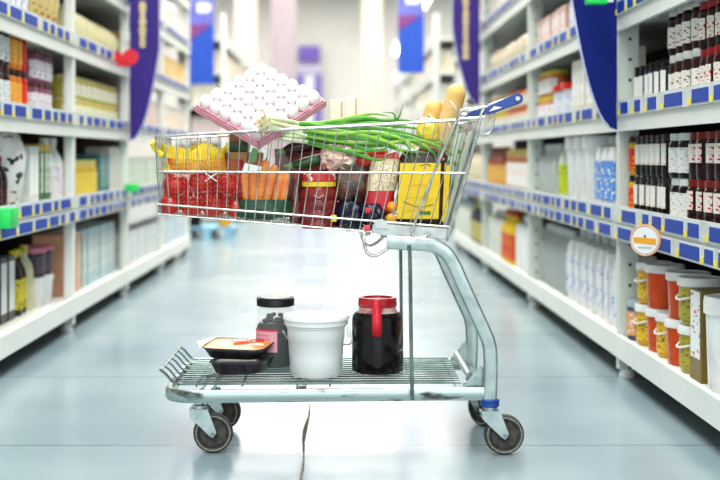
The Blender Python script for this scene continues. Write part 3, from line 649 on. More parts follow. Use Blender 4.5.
# ------------------------------------------------------------------ the shopping trolley
TR = thing('shopping_trolley', 'steel wire shopping trolley full of groceries standing across the aisle', 'shopping trolley', (0, 3.55, 0))
def both(f, name, m, parent=TR, **kw):
    for fl in (0, 1):
        bm = f(lambda p: mir(p) if fl else Vector(p)); obj(name, bm, m, parent, world=True, **kw)
YN = 3.30
TF, TB = P(155, 137, 3.39), P(481, 119, 3.30)      # rim: front, rear
BF, BB = P(160, 214, 3.41), P(446, 238, 3.36)      # bottom: front, rear
lerp = lambda a, b, t: a+(b-a)*t
NW = 31
def side_wires(f):
    bm = B()
    for i in range(NW):
        u = i/(NW-1); a, b = lerp(TF, TB, u), lerp(BF, BB, u)
        tube(bm, [f(a), f(b)], .0016, 6)
    for v, r in ((.45, .0030), (.87, .0030), (1.0, .0022)):
        tube(bm, [f(lerp(TF, BF, v)+Vector((-.004, -.002, 0))), f(lerp(TB, BB, v if v != .87 else .905)+Vector((0, -.002, 0)))], r, 8)
    return bm
both(side_wires, 'side_wire_mesh', M_wire)
# rim: near side, front, far side
def rim_pts(dz):
    c = Vector((0, 0, dz)); a, b, cc, d = TB+c, TF+c, mir(TF)+c, mir(TB)+c
    return [a, lerp(b, a, .04), b+Vector((.002, .006, 0)), lerp(b, cc, .06), lerp(b, cc, .94), cc+Vector((.002, -.006, 0)), lerp(cc, d, .04), d]
obj('basket_rim', tube(B(), rim_pts(0), .0042, 8), M_wire, TR, world=True)
bm = B()
for i in range(12):
    v = i/11; a, b = lerp(TF, mir(TF), v), lerp(BF, mir(BF), v)
    tube(bm, [a, b], .0016, 6)
for v in (.45, .87, 1.0): tube(bm, [lerp(TF, BF, v), mir(lerp(TF, BF, v))], .003, 8)
obj('front_wire_mesh', bm, M_wire, TR, world=True)
bm = B()
for i in range(NW):
    u = i/(NW-1); b = lerp(BF, BB, u); tube(bm, [b, mir(b)], .0016, 6)
for i in range(7):
    v = i/6; tube(bm, [lerp(BF, mir(BF), v), lerp(BB, mir(BB), v)], .0022, 6)
obj('floor_wire_mesh', bm, M_wire, TR, world=True)
# rear gate: wires plus the folded plastic child seat flap
bm = B()
for i in range(13):
    v = i/12; tube(bm, [lerp(TB, mir(TB), v), lerp(BB, mir(BB), v)], .0018, 6)
for v in (0, .25, .5, .75, 1.0): tube(bm, [lerp(TB, BB, v), mir(lerp(TB, BB, v))], .0028, 8)
obj('rear_gate', bm, M_wire, TR, world=True)
fa, fb = lerp(TB, BB, .10), lerp(TB, BB, .97)
o = Vector((-.012, .012, 0))
obj('child_seat_flap', prism(B(), [fa+o, fb+o, mir(fb)+Vector((-.012, -.012, 0)), mir(fa)+Vector((-.012, -.012, 0))], (.005, 0, .001), .0015), mat('pale_grey_plastic', (.50, .58, .52), .45), TR, world=True)
# heavy side rods and the handle
def rod_a(f): return tube(B(), [f(p) for p in smooth_path([P(430, 233, 3.335), P(424, 237, 3.33), P(415, 236, 3.33), P(413, 228, 3.33), P(431, 180, 3.31), P(458, 117, 3.28), P(463, 110, 3.28), P(472, 109, 3.28), P(486, 107, 3.28)], 6)], .0042, 8)
def rod_b(f): return tube(B(), [f(p) for p in smooth_path([P(447, 240, 3.35), P(449, 232, 3.34), P(465, 180, 3.31), P(479, 125, 3.28), P(482, 112, 3.28), P(487, 108, 3.28), P(490, 110, 3.28)], 6)], .0046, 8)
def dloop(f): return tube(B(), [f(p) for p in smooth_path([P(497, 106, 3.27), P(495, 110, 3.27), P(493, 124, 3.27), P(491, 131, 3.27), P(485, 135, 3.27), P(477, 135, 3.28)], 6)], .0036, 8)
def rod_c(f): return tube(B(), [f(p) for p in [P(459, 119, 3.285), P(484, 117.5, 3.28)]], .004, 8)
both(rod_a, 'support_rod', M_wire); both(rod_b, 'rear_rod', M_wire); both(dloop, 'handle_loop', M_wire); both(rod_c, 'rim_brace', M_wire)
def arm(f):
    a, b = P(485, 111.3, 3.255), P(518, 98.6, 3.255); d = (b-a).normalized(); n = Vector((-d.z, 0, d.x)); r0, r1 = .0135, .0150
    pts = [a-n*r0*.9, a+n*r0*.6]
    for i in range(11):
        t = PI/2-PI*i/10; pts.append(b+d*r1*math.cos(t)*.95+n*r1*math.sin(t))
    return prism(B(), [f(p) for p in pts], f(Vector((0, 3.55, 0)))-f(Vector((0, 3.52, 0))) , .004)
for fl in (0, 1):
    g = (lambda p: mir(p)) if fl else (lambda p: Vector(p))
    A = obj('handle_bracket', arm(g), M_blue, TR, world=True)
    s1, s2 = P(517.8, 98.4, 3.254), P(517.8, 98.4, 3.248)
    obj('screw', tube(B(), [g(s1), g(s2)], .0062, 12), M_steel, A, world=True)
    if not fl:
        obj('pale_sticker', prism(B(), [P(494, 106.2, 3.2535), P(502, 107.2, 3.2535), P(499, 108.6, 3.2535), P(489, 111.6, 3.2535)], (0, -.0008, 0)), mat('pale_grey_sticker', (.75, .80, .82), .4), A, world=True, smooth=False)
hb = P(515, 99.5, 3.27)
obj('handle_bar', tube(B(), [hb, mir(hb)], .0125, 16), M_blue, TR, world=True)
# channel under the basket, clamp, hooks
def channel(f): return prism(B(), [f(p) for p in [P(373, 223.5, 3.35), P(449, 229, 3.35), P(446.5, 240, 3.35), P(384, 236, 3.35), P(372, 232, 3.35)]], f(Vector((0, 3.57, 0)))-f(Vector((0, 3.55, 0))), .003)
M_lstl = mat('painted_steel_channel', (.58, .62, .59), .38, .3, color2=(.46, .50, .48), scale=20)
both(channel, 'basket_channel', M_lstl)
def clamp(f): return prism(B(), [f(p) for p in [P(374, 220, 3.345), P(384, 219, 3.345), P(385, 222, 3.345), P(388, 223, 3.345), P(388, 230, 3.345), P(375, 229, 3.345)]], f(Vector((0, 3.57, 0)))-f(Vector((0, 3.555, 0))), .003)
both(clamp, 'clamp', M_lstl)
obj('red_cap', bx(B(), *sorted((P(364, 225, 3.35).x, P(370, 225, 3.35).x)), 3.335, 3.35, P(0, 231, 3.35).z, P(0, 225, 3.35).z, .002), mat('red_plastic', (.75, .05, .06), .4), TR, world=True)
def hook(f): return tube(B(), [f(p) for p in smooth_path([P(370, 233, 3.36), P(364, 236, 3.35), P(364.5, 246, 3.35), P(368, 253.5, 3.35), P(374, 256, 3.35), P(381, 253, 3.35), P(389, 247, 3.35)], 6)], .0046, 8)
both(hook, 'hook', M_wire)
# bent main tubes, flattened section
def main_tube(f): 
    pts = smooth_path([P(387, 242, 3.315), P(405, 243, 3.315), P(425, 244.2, 3.315), P(436, 246.5, 3.315), P(446, 253, 3.315), P(454, 265, 3.315), P(463, 285, 3.315), P(474, 308, 3.315), P(485, 332, 3.315), P(489.5, 345, 3.315), P(491, 358, 3.315), P(490.5, 378, 3.315), P(489.5, 402, 3.315)], 6)
    return tube(B(), [f(p) for p in pts], .0195, 16, flat=.62, up=None if False else (0, 0, 1) if False else None)
def rect_tube(bm, pts, w, d, yv=Vector((0, 1, 0))):
    """rounded rectangular section: w in the plane of the path, d along y"""
    n = len(pts); rings = []
    sec = []
    for (a, b) in ((1, 1), (-1, 1), (-1, -1), (1, -1)):
        for k in range(4):
            t = {(1, 1): 0, (-1, 1): PI/2, (-1, -1): PI, (1, -1): 3*PI/2}[(a, b)]+PI/2*k/3
            rr = min(w, d)*.30
            sec.append((a*(w/2-rr)+rr*math.cos(t), b*(d/2-rr)+rr*math.sin(t)))
    for i in range(n):
        a = pts[max(0, i-1)]; b = pts[min(n-1, i+1)]; T = (b-a).normalized(); N = yv.cross(T).normalized()
        rings.append([bm.verts.new(pts[i]+N*u+yv*v) for u, v in sec])
    m = len(sec)
    for a, b in zip(rings, rings[1:]):
        for k in range(m): bm.faces.new((a[k], a[(k+1) % m], b[(k+1) % m], b[k]))
    bm.faces.new(rings[0][::-1]); bm.faces.new(rings[-1]); return bm
def main2(f):
    pts = smooth_path([P(387, 242, 3.315), P(405, 243, 3.315), P(424, 244.2, 3.315), P(436, 246.8, 3.315), P(446, 253, 3.315), P(454, 265, 3.315), P(463, 285, 3.315), P(474, 309, 3.315), P(484.5, 332, 3.315), P(489, 344, 3.315), P(490.5, 358, 3.315), P(490.5, 378, 3.315), P(489.5, 402, 3.315)], 6)
    return rect_tube(B(), [f(p) for p in pts], .038, .024)
both(main2, 'main_tube', M_steel)
def vrod(f): return tube(B(), [f(p) for p in smooth_path([P(409, 245, 3.30), P(410, 262, 3.30), P(411, 330, 3.295), P(412, 385, 3.285), P(412.5, 400, 3.285)], 5)], .0052, 8)
both(vrod, 'vertical_rod', M_tray)
# base frame: U of flat tube open to the rear
zr = P(0, 396.5, 3.315).z
xf_, xb_ = P(166, 396, 3.315).x, P(484, 394, 3.315).x
pts = []
def corner(cx, cy, a0, a1, r, n=8): return [Vector((cx+r*math.cos(a0+(a1-a0)*i/n), cy+r*math.sin(a0+(a1-a0)*i/n), zr)) for i in range(n+1)]
r_ = .07
pts = [Vector((xb_, 3.315, zr+.008)), Vector((xf_+r_+.3, 3.315, zr+.003))]+corner(xf_+r_, 3.315+r_, -PI/2, -PI, r_)+corner(xf_+r_, 3.785-r_, PI, PI/2, r_)+[Vector((xf_+r_+.3, 3.785, zr+.003)), Vector((xb_, 3.785, zr+.008))]
bm = B(); rings = []
for i, p in enumerate(pts):
    a = pts[max(0, i-1)]; b = pts[min(len(pts)-1, i+1)]; T = (b-a).normalized(); T.z = 0; T.normalize(); N = Vector((0, 0, 1)).cross(T)
    ring = []
    for k in range(12):
        t = 2*PI*k/12; c, s = math.cos(t), math.sin(t); q = (abs(c)**4+abs(s)**4)**-.25
        ring.append(bm.verts.new(p+N*.011*c*q+Vector((0, 0, 1))*.0175*s*q))
    rings.append(ring)
for a, b in zip(rings, rings[1:]):
    for k in range(12): bm.faces.new((a[k], a[(k+1) % 12], b[(k+1) % 12], b[k]))
bm.faces.new(rings[0][::-1]); bm.faces.new(rings[-1])
obj('base_frame', bm, M_rail, TR, world=True)
for xx in (P(205, 0, 3.33).x, P(300, 0, 3.33).x, P(484, 0, 3.33).x):
    obj('cross_bar', bx(B(), xx-.014, xx+.014, 3.32, 3.78, zr-.010, zr+.008, .003), M_rail, TR, world=True)
# tray of long wires turned up at the front
zt = zr+.0285
NT = 13
def tray_wire(y, up=True):
    x0 = P(462, 0, 3.33).x; xx = P(174, 0, 3.33).x
    if not up: return [Vector((x0, y, zt+.004)), Vector((.0, y, zt+.002)), Vector((xx+.012, y, zt))]
    return smooth_path([Vector((x0, y, zt+.004)), Vector((.0, y, zt+.002)), Vector((xx+.05, y, zt)), Vector((xx+.012, y, zt)), Vector((xx-.006, y, zt+.006)), Vector((xx-.024, y, zt+.026)), Vector((xx-.042, y, zt+.040))], 5)
for i in range(NT):
    y = 3.345+(3.755-3.345)*i/(NT-1)
    obj('tray_wire', tube(B(), tray_wire(y, i % 2 == 0), .0027 if i not in (0, NT-1) else .0036, 6), M_tray, TR, world=True)
xx = P(174, 0, 3.33).x
for px_, dz in ((196, -.005), (242, -.005), (330, -.005), (412, -.005), (455, -.003)):
    x = P(px_, 0, 3.33).x; obj('tray_cross_wire', tube(B(), [(x, 3.335, zt+dz), (x, 3.765, zt+dz)], .0028, 6), M_tray, TR, world=True)
obj('tray_lip', tube(B(), [(xx-.038, 3.345, zt+.038), (xx-.038, 3.755, zt+.038)], .0030, 6), M_tray, TR, world=True)
hp = P(473, 374, 3.37)
obj('hinge_tube', tube(B(), [(hp.x-.01, 3.37, zt+.018), (hp.x-.01, 3.73, zt+.018)], .011, 12), M_steel, TR, world=True)
def ear(f): return prism(B(), [f(p) for p in [P(463, 387, 3.335), P(484, 387, 3.335), P(484, 368, 3.335), P(480, 366, 3.335)]], f(Vector((0, 3.556, 0)))-f(Vector((0, 3.55, 0))), .001)
for fl in (0, 1):
    g = (lambda p: mir(p)) if fl else (lambda p: Vector(p))
    e = obj('hinge_plate', ear(g), M_steel, TR, world=True, smooth=False)
    obj('bolt', tube(B(), [g(P(477, 380, 3.335)), g(P(477, 380, 3.325))], .0065, 6), M_tray, e, world=True)

def caster(sx, sy, yaw, ring, ztop, off=.038, label=None):
    """swivel caster: stem, fork, wheel trailing towards +x, turned by yaw"""
    R = .0545
    c = thing('caster', None, None, (0, 0, 0)); c.parent = TR
    c.location = Vector((sx, sy, 0))-ORI[TR]; c.rotation_euler = (0, 0, yaw); ORI[c] = Vector((0, 0, 0))
    if label: c['label'] = label
    bm = lathe(B(), [(.0135, .118), (.019, .122), (.019, .130), (.013, .134), (.013, ztop)], 16); obj('stem', bm, M_steel, c)
    if ring: obj('blue_collar', lathe(B(), [(.022, .130), (.0255, .1325), (.0255, .142), (.0235, .1435), (.0255, .145), (.0255, .149), (.022, .151)], 20), M_blue, c)
    for s in (-1, 1):
        pts = [Vector((-.026, s*.019, .121)), Vector((.024, s*.019, .121)), Vector((off+.010, s*.0205, R+.004)), Vector((off, s*.0205, R-.011)), Vector((off-.010, s*.0205, R-.004)), Vector((-.024, s*.019, .100))]
        obj('fork_plate', prism(B(), pts, (0, s*.003, 0), .0012), M_steel, c)
    obj('fork_crown', bx(B(), -.027, .024, -.021, .021, .114, .122, .003), M_steel, c)
    ty = B(); 
    prof = [(.040, -.013), (.050, -.0145), (.0535, -.010), (R, 0), (.0535, .010), (.050, .0145), (.040, .013)]
    lathe(ty, prof, 36, cap=False); bmesh.ops.rotate(ty, verts=ty.verts, matrix=Matrix.Rotation(PI/2, 3, 'X')); bmesh.ops.translate(ty, verts=ty.verts, vec=(off, 0, R))
    T_ = obj('tyre', ty, M_rubber, c)
    for s in (-1, 1):
        ob = B(); tube(ob, [(off+.0465*math.cos(a), s*.0138, R+.0465*math.sin(a)) for a in [2*PI*i/36 for i in range(36)]], .0022, 6, closed=True); obj('tyre_ring', ob, M_tread, T_)
    hb_ = B(); lathe(hb_, [(.041, -.011), (.036, -.011), (.030, -.006), (.016, -.007), (.012, -.016), (.012, .016), (.016, .007), (.030, .006), (.036, .011), (.041, .011)], 28)
    bmesh.ops.rotate(hb_, verts=hb_.verts, matrix=Matrix.Rotation(PI/2, 3, 'X')); bmesh.ops.translate(hb_, verts=hb_.verts, vec=(off, 0, R)); obj('wheel_hub', hb_, M_rubber, c)
    obj('axle_bolt', tube(B(), [(off, -.029, R), (off, .029, R)], .006, 10), M_tray, c)
xs = P(199, 0, 3.33).x; xr = P(490, 0, 3.315).x
caster(xs, 3.335, 0.06, False, .16); caster(xs, 3.625, -.18, False, .16); caster(xr, 3.315, .05, True, .165); caster(xr, 3.70, -.95, True, .165)

# ------------------------------------------------------------------ goods in the basket
def PT(px, py, Y): return P(px, py, Y)
def one(name, bm, m, label, cat, base, group=None, **kw):
    o = obj(name, bm, m, None, **kw); recenter(o, base); return tag(o, label, cat, group)
M_tom = mat('red_tomato', (.62, .025, .012), .25, color2=(.40, .008, .006), scale=18, coat=.2)
M_green = mat('green_stalk', (.10, .28, .04), .5)
def tomato(c, r, label, group=None, stem=True):
    t = thing('tomato', label, 'tomato', (c.x, c.y, c.z-r*.86), 0, group)
    bm = B(); prof = []
    for i in range(15):
        a = -PI/2+PI*i/14; prof.append((max(.001, r*math.cos(a)*(1)), r*.88*math.sin(a)-(r*.10 if i > 11 else 0)*(i-11)/3+r*.86))
    lathe(bm, prof, 24); obj('tomato_flesh', bm, M_tom, t)
    if stem:
        b2 = B()
        for k in range(5):
            a = 2*PI*k/5; tube(b2, [(0, 0, r*1.62), (.4*r*math.cos(a), .4*r*math.sin(a), r*1.68), (.62*r*math.cos(a), .62*r*math.sin(a), r*1.56)], [.003, .0022, .0006], 5)
        tube(b2, [(0, 0, r*1.58), (.001, 0, r*1.9)], .0022, 5)
        obj('green_stalk', b2, M_green, t)
    return t
# tomatoes in the red net bag
spots = [(176, 185, 3.475, .037, 'upper row, against the trolley front'), (202, 181, 3.475, .038, 'upper row, second from the trolley front'), (228, 184, 3.48, .037, 'upper row, next to the carrots'),
         (170, 205, 3.46, .033, 'lower row, front bottom corner'), (192, 206, 3.465, .033, 'lower row, second from the trolley front'), (214, 207, 3.465, .034, 'lower row, third from the trolley front'), (236, 208, 3.465, .033, 'lower row, next to the carrots'),
         (180, 194, 3.565, .037, 'back of the bag, front end'), (207, 194, 3.565, .037, 'back of the bag, middle'), (231, 196, 3.565, .036, 'back of the bag, carrot end')]
for px, py, Y, r, d in spots:
    tomato(P(px, py, Y), r, 'red tomato in the net bag, '+d, 'tomatoes in the red net bag', False)
a, b = P(161, 214, 3.43), P(243, 219, 3.43)
nb = thing('net_bag', 'red net bag with yellow mesh top, full of tomatoes at the trolley front', 'net bag', ((a.x+b.x)/2, 3.51, P(0, 217, 3.43).z))
def net_surface(cx, cy, rows, seg, pw=3.2):
    bm = B(); rings = []
    for (rx, ry, z, ox, wav) in rows:
        ring = []
        for i in range(seg):
            t = 2*PI*i/seg; c, s = math.cos(t), math.sin(t); k = (abs(c)**pw+abs(s)**pw)**(-1/pw)
            ring.append(bm.verts.new((cx+ox+rx*c*k, cy+ry*s*k, z+wav*(math.sin(5*t+1)+.6*math.sin(9*t)))))
        rings.append(ring)
    for q, (a_, b_) in enumerate(zip(rings, rings[1:])):
        for i in range(seg): bm.faces.new((a_[i], a_[(i+1) % seg], b_[(i+1) % seg], b_[i]))
    return bm, rings
def net_obj(name, rows, seg, m, th, parent, closed=False, tri=True):
    bm, rings = net_surface(0, 0, rows, seg)
    if closed: bm.faces.new(rings[0][::-1])
    if tri:
        bmesh.ops.triangulate(bm, faces=[f for f in bm.faces if len(f.verts) == 4])
    o = obj(name, bm, m, parent); w = o.modifiers.new('net', 'WIREFRAME'); w.thickness = th; w.use_even_offset = False; w.use_replace = True
    return o
M_rnet = mat('red_net', (.80, .03, .04), .4, color2=(.9, .12, .06), scale=50)
M_ynet = mat('yellow_net', (.95, .76, .05), .45, color2=(.88, .62, .02), scale=60)
hx = (b.x-a.x)/2; zt_ = P(0, 172, 3.43).z-nb.location.z
rows = []
for i in range(13):
    u = i/12; k = .93+.07*math.sin(PI*min(1, u*1.3)); rows.append((hx*k, .085*k, .004+(zt_+.032)*u, 0, .003*u))
net_obj('red_net', rows, 60, M_rnet, .0016, nb, True)
# thin red film look: the net is knitted double, so a second layer slightly inside
rows2 = [(r0*.985, r1*.975, z, 0, w) for r0, r1, z, _, w in rows]
net_obj('inner_red_net', rows2, 47, M_rnet, .0016, nb, True)
zy = P(0, 172, 3.45).z-nb.location.z; hy = P(0, 141, 3.45).z-P(0, 172, 3.45).z
rows = []
for i in range(21):
    u = i/20; w_ = hx*(.77-.04*math.sin(PI*u))+ (.006 if u > .85 else 0)
    rows.append((w_, .075-.035*u, zy-.004+hy*u*.86, -.027-.004*u, .002+.006*u))
net_obj('yellow_mesh_top', rows, 72, M_ynet, .0028, nb, False, False)
rows = [(r0*.97, r1*.93, z, ox, w) for r0, r1, z, ox, w in rows]
net_obj('yellow_inner_mesh', rows, 54, M_ynet, .0030, nb, False, True)
e0 = P(157, 152, 3.46)
obj('yellow_knot', (lambda bm: (tube(bm, [e0-nb.location+Vector((.012, 0, -.01)), P(155, 149, 3.45)-nb.location, P(152, 142, 3.44)-nb.location], [.010, .008, .009], 8), bm)[1])(B()), M_ynet, nb)
tg = P(211, 177, 3.41)-nb.location
bm = B()
for s in (-1, 1): tube(bm, [tg+Vector((-.016*s, 0, .010)), tg+Vector((.0, -.002, 0)), tg+Vector((.016*s, 0, -.012))], .0018, 6)
obj('white_tie', bm, M_white, nb)

# paper carton behind
p = P(239, 200, 3.60)
t = thing('tan_carton', 'tan carton with dark green and brown top band, between tomatoes and carrots', 'carton', (p.x, 3.60, p.z-.03))
w = .026; zz0 = p.z-.03
obj('carton_body', bx(B(), -w, w, -.03, .03, 0, P(0, 152, 3.57).z-zz0, .003), mat('tan_card', (.62, .38, .15), .5), t)
obj('green_band', bx(B(), -w-.001, w+.001, -.031, .031, P(0, 152, 3.57).z-zz0, P(0, 142, 3.57).z-zz0, .002), mat('dark_green_print', (.03, .08, .02), .4), t)
obj('brown_band', bx(B(), -w-.001, w+.001, -.031, .031, P(0, 142, 3.57).z-zz0, P(0, 129, 3.57).z-zz0, .002), mat('brown_print', (.35, .14, .04), .4), t)

# bag of carrots
M_car = mat('carrot_skin', (.90, .27, .005), .4, color2=(.78, .17, .004), scale=14, stretch=(1, 1, 6), bump=.3, bscale=40)
cs = [(245, 171, 246, 205, .011), (254, 170, 253, 208, .012), (266, 160, 258, 209, .0125), (275, 165, 264, 212, .0125), (283, 172, 272, 214, .012), (287, 172, 281, 214, .0115), (260, 172, 249, 210, .0115), (272, 172, 268, 214, .011)]
for k, (x0, y0, x1, y1, r) in enumerate(cs):
    Y = 3.445 if k < 6 else 3.475
    A_, B_ = P(x0, y0, Y+.01), P(x1, y1, Y)
    t = thing('carrot', 'orange carrot standing in the clear bag, %s from the tomatoes' % (ORD[k] if k < 6 else ['hidden behind the second', 'hidden behind the fifth'][k-6]), 'carrot', B_, 0, 'carrots in the bag')
    d = A_-B_
    obj('root', tube(B(), [d*u for u in (0, .02, .1, .3, .6, .85, .95, 1)], [r*q for q in (.15, .45, .72, .9, 1, 1.05, .95, .4)], 14), M_car, t)
    obj('green_stub', tube(B(), [d*.98, d*1.05], [.003, .0015], 6), M_green, t)
pb = P(263, 217, 3.44); Hc = P(0, 148, 3.44).z-pb.z
cb = thing('carrot_bag', 'clear plastic bag of carrots with dark green printed bottom', 'bag', (pb.x, 3.46, pb.z))
M_film = film('clear_film', (.80, .85, .85), .05, .1)
def pillow(z0, z1, hw, hd, lean=0.0, n=14, seg=36, top=.35, grow=0.0):
    bm = B(); rings = []; rr = random.Random(int(z0*1e4))
    for i in range(n+1):
        u = i/n; z = z0+(z1-z0)*u
        k = min(1, .55+2.2*u)*(1 if z < Hc*.72 else 1-(z-Hc*.72)/(Hc*.28)*(1-top))
        kd = k*(1 if z < Hc*.72 else 1-(z-Hc*.72)/(Hc*.28)*.75)
        ring = []
        for j_ in range(seg):
            t = 2*PI*j_/seg; c, s = math.cos(t), math.sin(t); q = (abs(c)**3+abs(s)**3)**(-1/3); wv = 1+.03*math.sin(5*t+7*u)
            ring.append(bm.verts.new((lean*z+hw*k*c*q*wv, (hd*kd*s*q+grow*s)*wv, z)))
        rings.append(ring)
    for a_, b_ in zip(rings, rings[1:]):
        for j_ in range(seg): bm.faces.new((a_[j_], a_[(j_+1) % seg], b_[(j_+1) % seg], b_[j_]))
    return bm, rings
bm, rg = pillow(.030, Hc, .077, .040, .10); obj('clear_film', bm, M_film, cb)
bm, rg = pillow(-.010, .050, .079, .042, .10, 6); bm.faces.new(rg[0][::-1])
obj('green_printed_bottom', bm, mat('dark_green_film', (.015, .075, .03), .18, color2=(.01, .04, .015), scale=30, bump=.6, bscale=60), cb)
bx_ = P(254, 156, 3.40)-cb.location
obj('leaf_print', prism(B(), [bx_+Vector(q) for q in ((-.016, 0, -.016), (.004, 0, -.018), (.012, 0, .018), (-.004, 0, .024))], (0, .001, 0)), mat('green_leaf_print', (.08, .22, .06), .4), cb)
bx_ = P(250, 168, 3.40)-cb.location
obj('white_print', prism(B(), [bx_+Vector(q) for q in ((-.022, 0, -.010), (.03, 0, -.006), (.032, 0, .004), (-.014, 0, .014))], (0, .001, 0)), M_white, cb)

# dark purple aubergine and green cucumber lying above the jars
def along(name, label, cat, pts, rad, m, stalk=None, seg=18, squash=1.0):
    pts = [Vector(p) for p in pts]; t = thing(name, label, cat, pts[0])
    sp = smooth_path([p-pts[0] for p in pts], 6); n = len(sp)
    rs = [rad*max(.12, math.sin(PI*min(.985, max(.015, (i+.3)/(n-.4))))**.42) for i in range(n)]
    obj('skin', tube(B(), sp, rs, seg), m, t)
    if stalk: obj('stalk_cap', tube(B(), [sp[0]-(sp[1]-sp[0]).normalized()*.016, sp[0], sp[1]], [.005, .008, rs[1]*1.02], 12), stalk, t)
    return t
along('aubergine', 'dark purple aubergine under the spring onion roots', 'aubergine', [P(282, 152, 3.50), P(300, 146, 3.50), P(322, 143, 3.51), P(336, 144, 3.52)], .021, mat('aubergine_skin', (.03, .003, .008), .2), M_green)
along('cucumber', 'dark green cucumber lying below the aubergine', 'cucumber', [P(290, 166, 3.49), P(306, 163, 3.49), P(326, 158, 3.50), P(345, 153, 3.52)], .017, mat('cucumber_skin', (.008, .05, .015), .3, color2=(.02, .09, .025), scale=30), M_green)

# sauce jar with yellow seal ring
def big_jar(name, label, cat, px, ptop, pbot, Y, r, body, parts):
    z0 = P(0, pbot, Y).z; H = P(0, ptop, Y).z-z0; x = P(px, 0, Y).x
    t = thing(name, label, cat, (x, Y, z0))
    return t, H
t, H = big_jar('sauce_jar', 'ribbed jar of dark red sauce with a yellow seal ring', 'jar', 319, 173, 228, 3.46, .05, None, None)
r = .054
obj('glass_body', lathe(B(), [(r*.9, 0), (r, .006), (r, H*.12), (r*.96, H*.15), (r, H*.18), (r, H*.30), (r*.96, H*.33), (r, H*.36), (r, H*.48), (r*.96, H*.51), (r, H*.54), (r*.97, H*.66), (r*.82, H*.76)], 28), mat('red_sauce_glass', (.15, .006, .005), .16, color2=(.24, .015, .012), scale=25, coat=.2), t)
obj('yellow_ring', lathe(B(), [(r*.84, H*.75), (r*.90, H*.76), (r*.90, H*.84), (r*.84, H*.85)], 28), mat('yellow_seal', (.92, .62, .03), .35), t)
obj('red_lid', lathe(B(), [(r*.86, H*.85), (r*.9, H*.86), (r*.9, H*.98), (r*.84, H)], 28), mat('red_lid_printed', (.55, .03, .03), .25, color2=(.85, .75, .70), scale=30, lo=.38, hi=.42), t)
obj('raised_mark', prism(B(), [(-.014, -r*1.0, H*.60), (0, -r*1.02, H*.55), (.014, -r*1.0, H*.60), (.012, -r*.99, H*.615), (0, -r*1.01, H*.568), (-.012, -r*.99, H*.615)], (0, .003, 0)), mat('pale_red', (.75, .30, .28), .3), t)
obj('yellow_tag', bx(B(), r*.62, r*.92, -r*.80, -r*.70, H*.13, H*.25, .001), M_tag, t)
t, H = big_jar('sauce_bottle', 'narrow dark brown bottle between the carrots and the sauce jar', 'bottle', 296, 172, 226, 3.47, .02, None, None)
obj('glass_body', lathe(B(), [(.016, 0), (.019, .005), (.019, H*.55), (.012, H*.75), (.009, H*.9)], 20), mat('brown_glass', (.09, .015, .012), .12, coat=.5), t)
obj('cap', lathe(B(), [(.011, H*.88), (.011, H*.99), (.009, H)], 14), mat('maroon_cap', (.3, .03, .02), .3), t)
obj('label_band', lathe(B(), [(.0195, H*.15), (.0195, H*.45)], 20, cap=False), mat('dark_label', (.18, .03, .03), .4, color2=(.6, .5, .4), scale=90, lo=.3, hi=.36), t)

# crinkled bag with brown contents, dark blue bag below
def film_bag(name, label, cat, px, py0, py1, Y, hw, hd, m, seed, extra=None, amp=.2, partname='film'):
    z1, z0 = P(0, py0, Y).z, P(0, py1, Y).z; x = P(px, 0, Y).x
    t = thing(name, label, cat, (x, Y, z0)); bm = B(); lumpy(bm, (0, 0, (z1-z0)/2), hw, hd, (z1-z0)/2, amp, 2.6, seed)
    obj(partname, bm, m, t); return t, z1-z0
t, H = film_bag('bread_bag', 'crinkled bag of dark brown bread between the sauce jar and tomato', 'bag', 352, 150, 206, 3.49, .054, .045, mat('brown_bread', (.05, .022, .014), .3, color2=(.17, .07, .03), scale=30, bump=.6, bscale=60, coat=.4), 5, partname='brown_loaf')
bm = B(); lumpy(bm, (-.024, -.006, H*.88), .062, .045, .042, .35, 4.0, 9); obj('crumpled_film', bm, mat('crumpled_pink_film', (.85, .62, .50), .18, color2=(.62, .38, .30), scale=35, lo=.35, hi=.6, bump=1.0, bscale=55, coat=.5), t)
t, H = film_bag('berry_bag', 'glossy dark blue bag of plums low beside the sauce jar', 'bag', 350, 200, 230, 3.455, .043, .045, mat('navy_film', (.002, .003, .012), .22, color2=(.004, .007, .03), scale=24, bump=.9, bscale=50, spec=.4), 3, partname='dark_film')
obj('knotted_top', tube(B(), [(0, 0, H*.9), (.004, 0, H*1.05), (.012, 0, H*1.12)], [.012, .006, .010], 8), MATS['navy_film'], t)
t, H = film_bag('berry_bag', 'second glossy dark blue bag of plums just above the red cap', 'bag', 374, 203, 229, 3.44, .034, .04, MATS['navy_film'], 8, partname='dark_film')
obj('red_print', bx(B(), -.026, -.010, -.042, -.034, H*.62, H*.85, .002), mat('red_print', (.7, .03, .04), .3), t)
# bag of grain with red bands
z0, z1 = P(0, 214, 3.46).z, P(0, 158, 3.46).z; x = P(377, 0, 3.46).x; H = z1-z0
t = thing('grain_bag', 'clear bag of pale grain with red lower band, beside the yellow canister', 'bag', (x, 3.46, z0))
def gb(zs, hw, hd, shift=0, seg=32):
    bm = B(); rings = []
    for z, kw, kd in zs:
        rings.append([bm.verts.new((.16*z+hw*kw*math.cos(q)*(abs(math.cos(q))**3+abs(math.sin(q))**3)**(-1/3), hd*kd*math.sin(q)*(abs(math.cos(q))**3+abs(math.sin(q))**3)**(-1/3)*(1+.05*math.sin(4*q+z*60)), z)) for q in [2*PI*i/seg for i in range(seg)]])
    for a_, b_ in zip(rings, rings[1:]):
        for i in range(seg): bm.faces.new((a_[i], a_[(i+1) % seg], b_[(i+1) % seg], b_[i]))
    bm.faces.new(rings[0][::-1]); bm.faces.new(rings[-1]); return bm
obj('red_lower_band', gb([(0, .85, .7), (H*.1, .97, .9), (H*.42, 1, 1.0)], .040, .036), mat('red_film', (.72, .02, .03), .18, bump=.5, bscale=50, coat=.5), t)
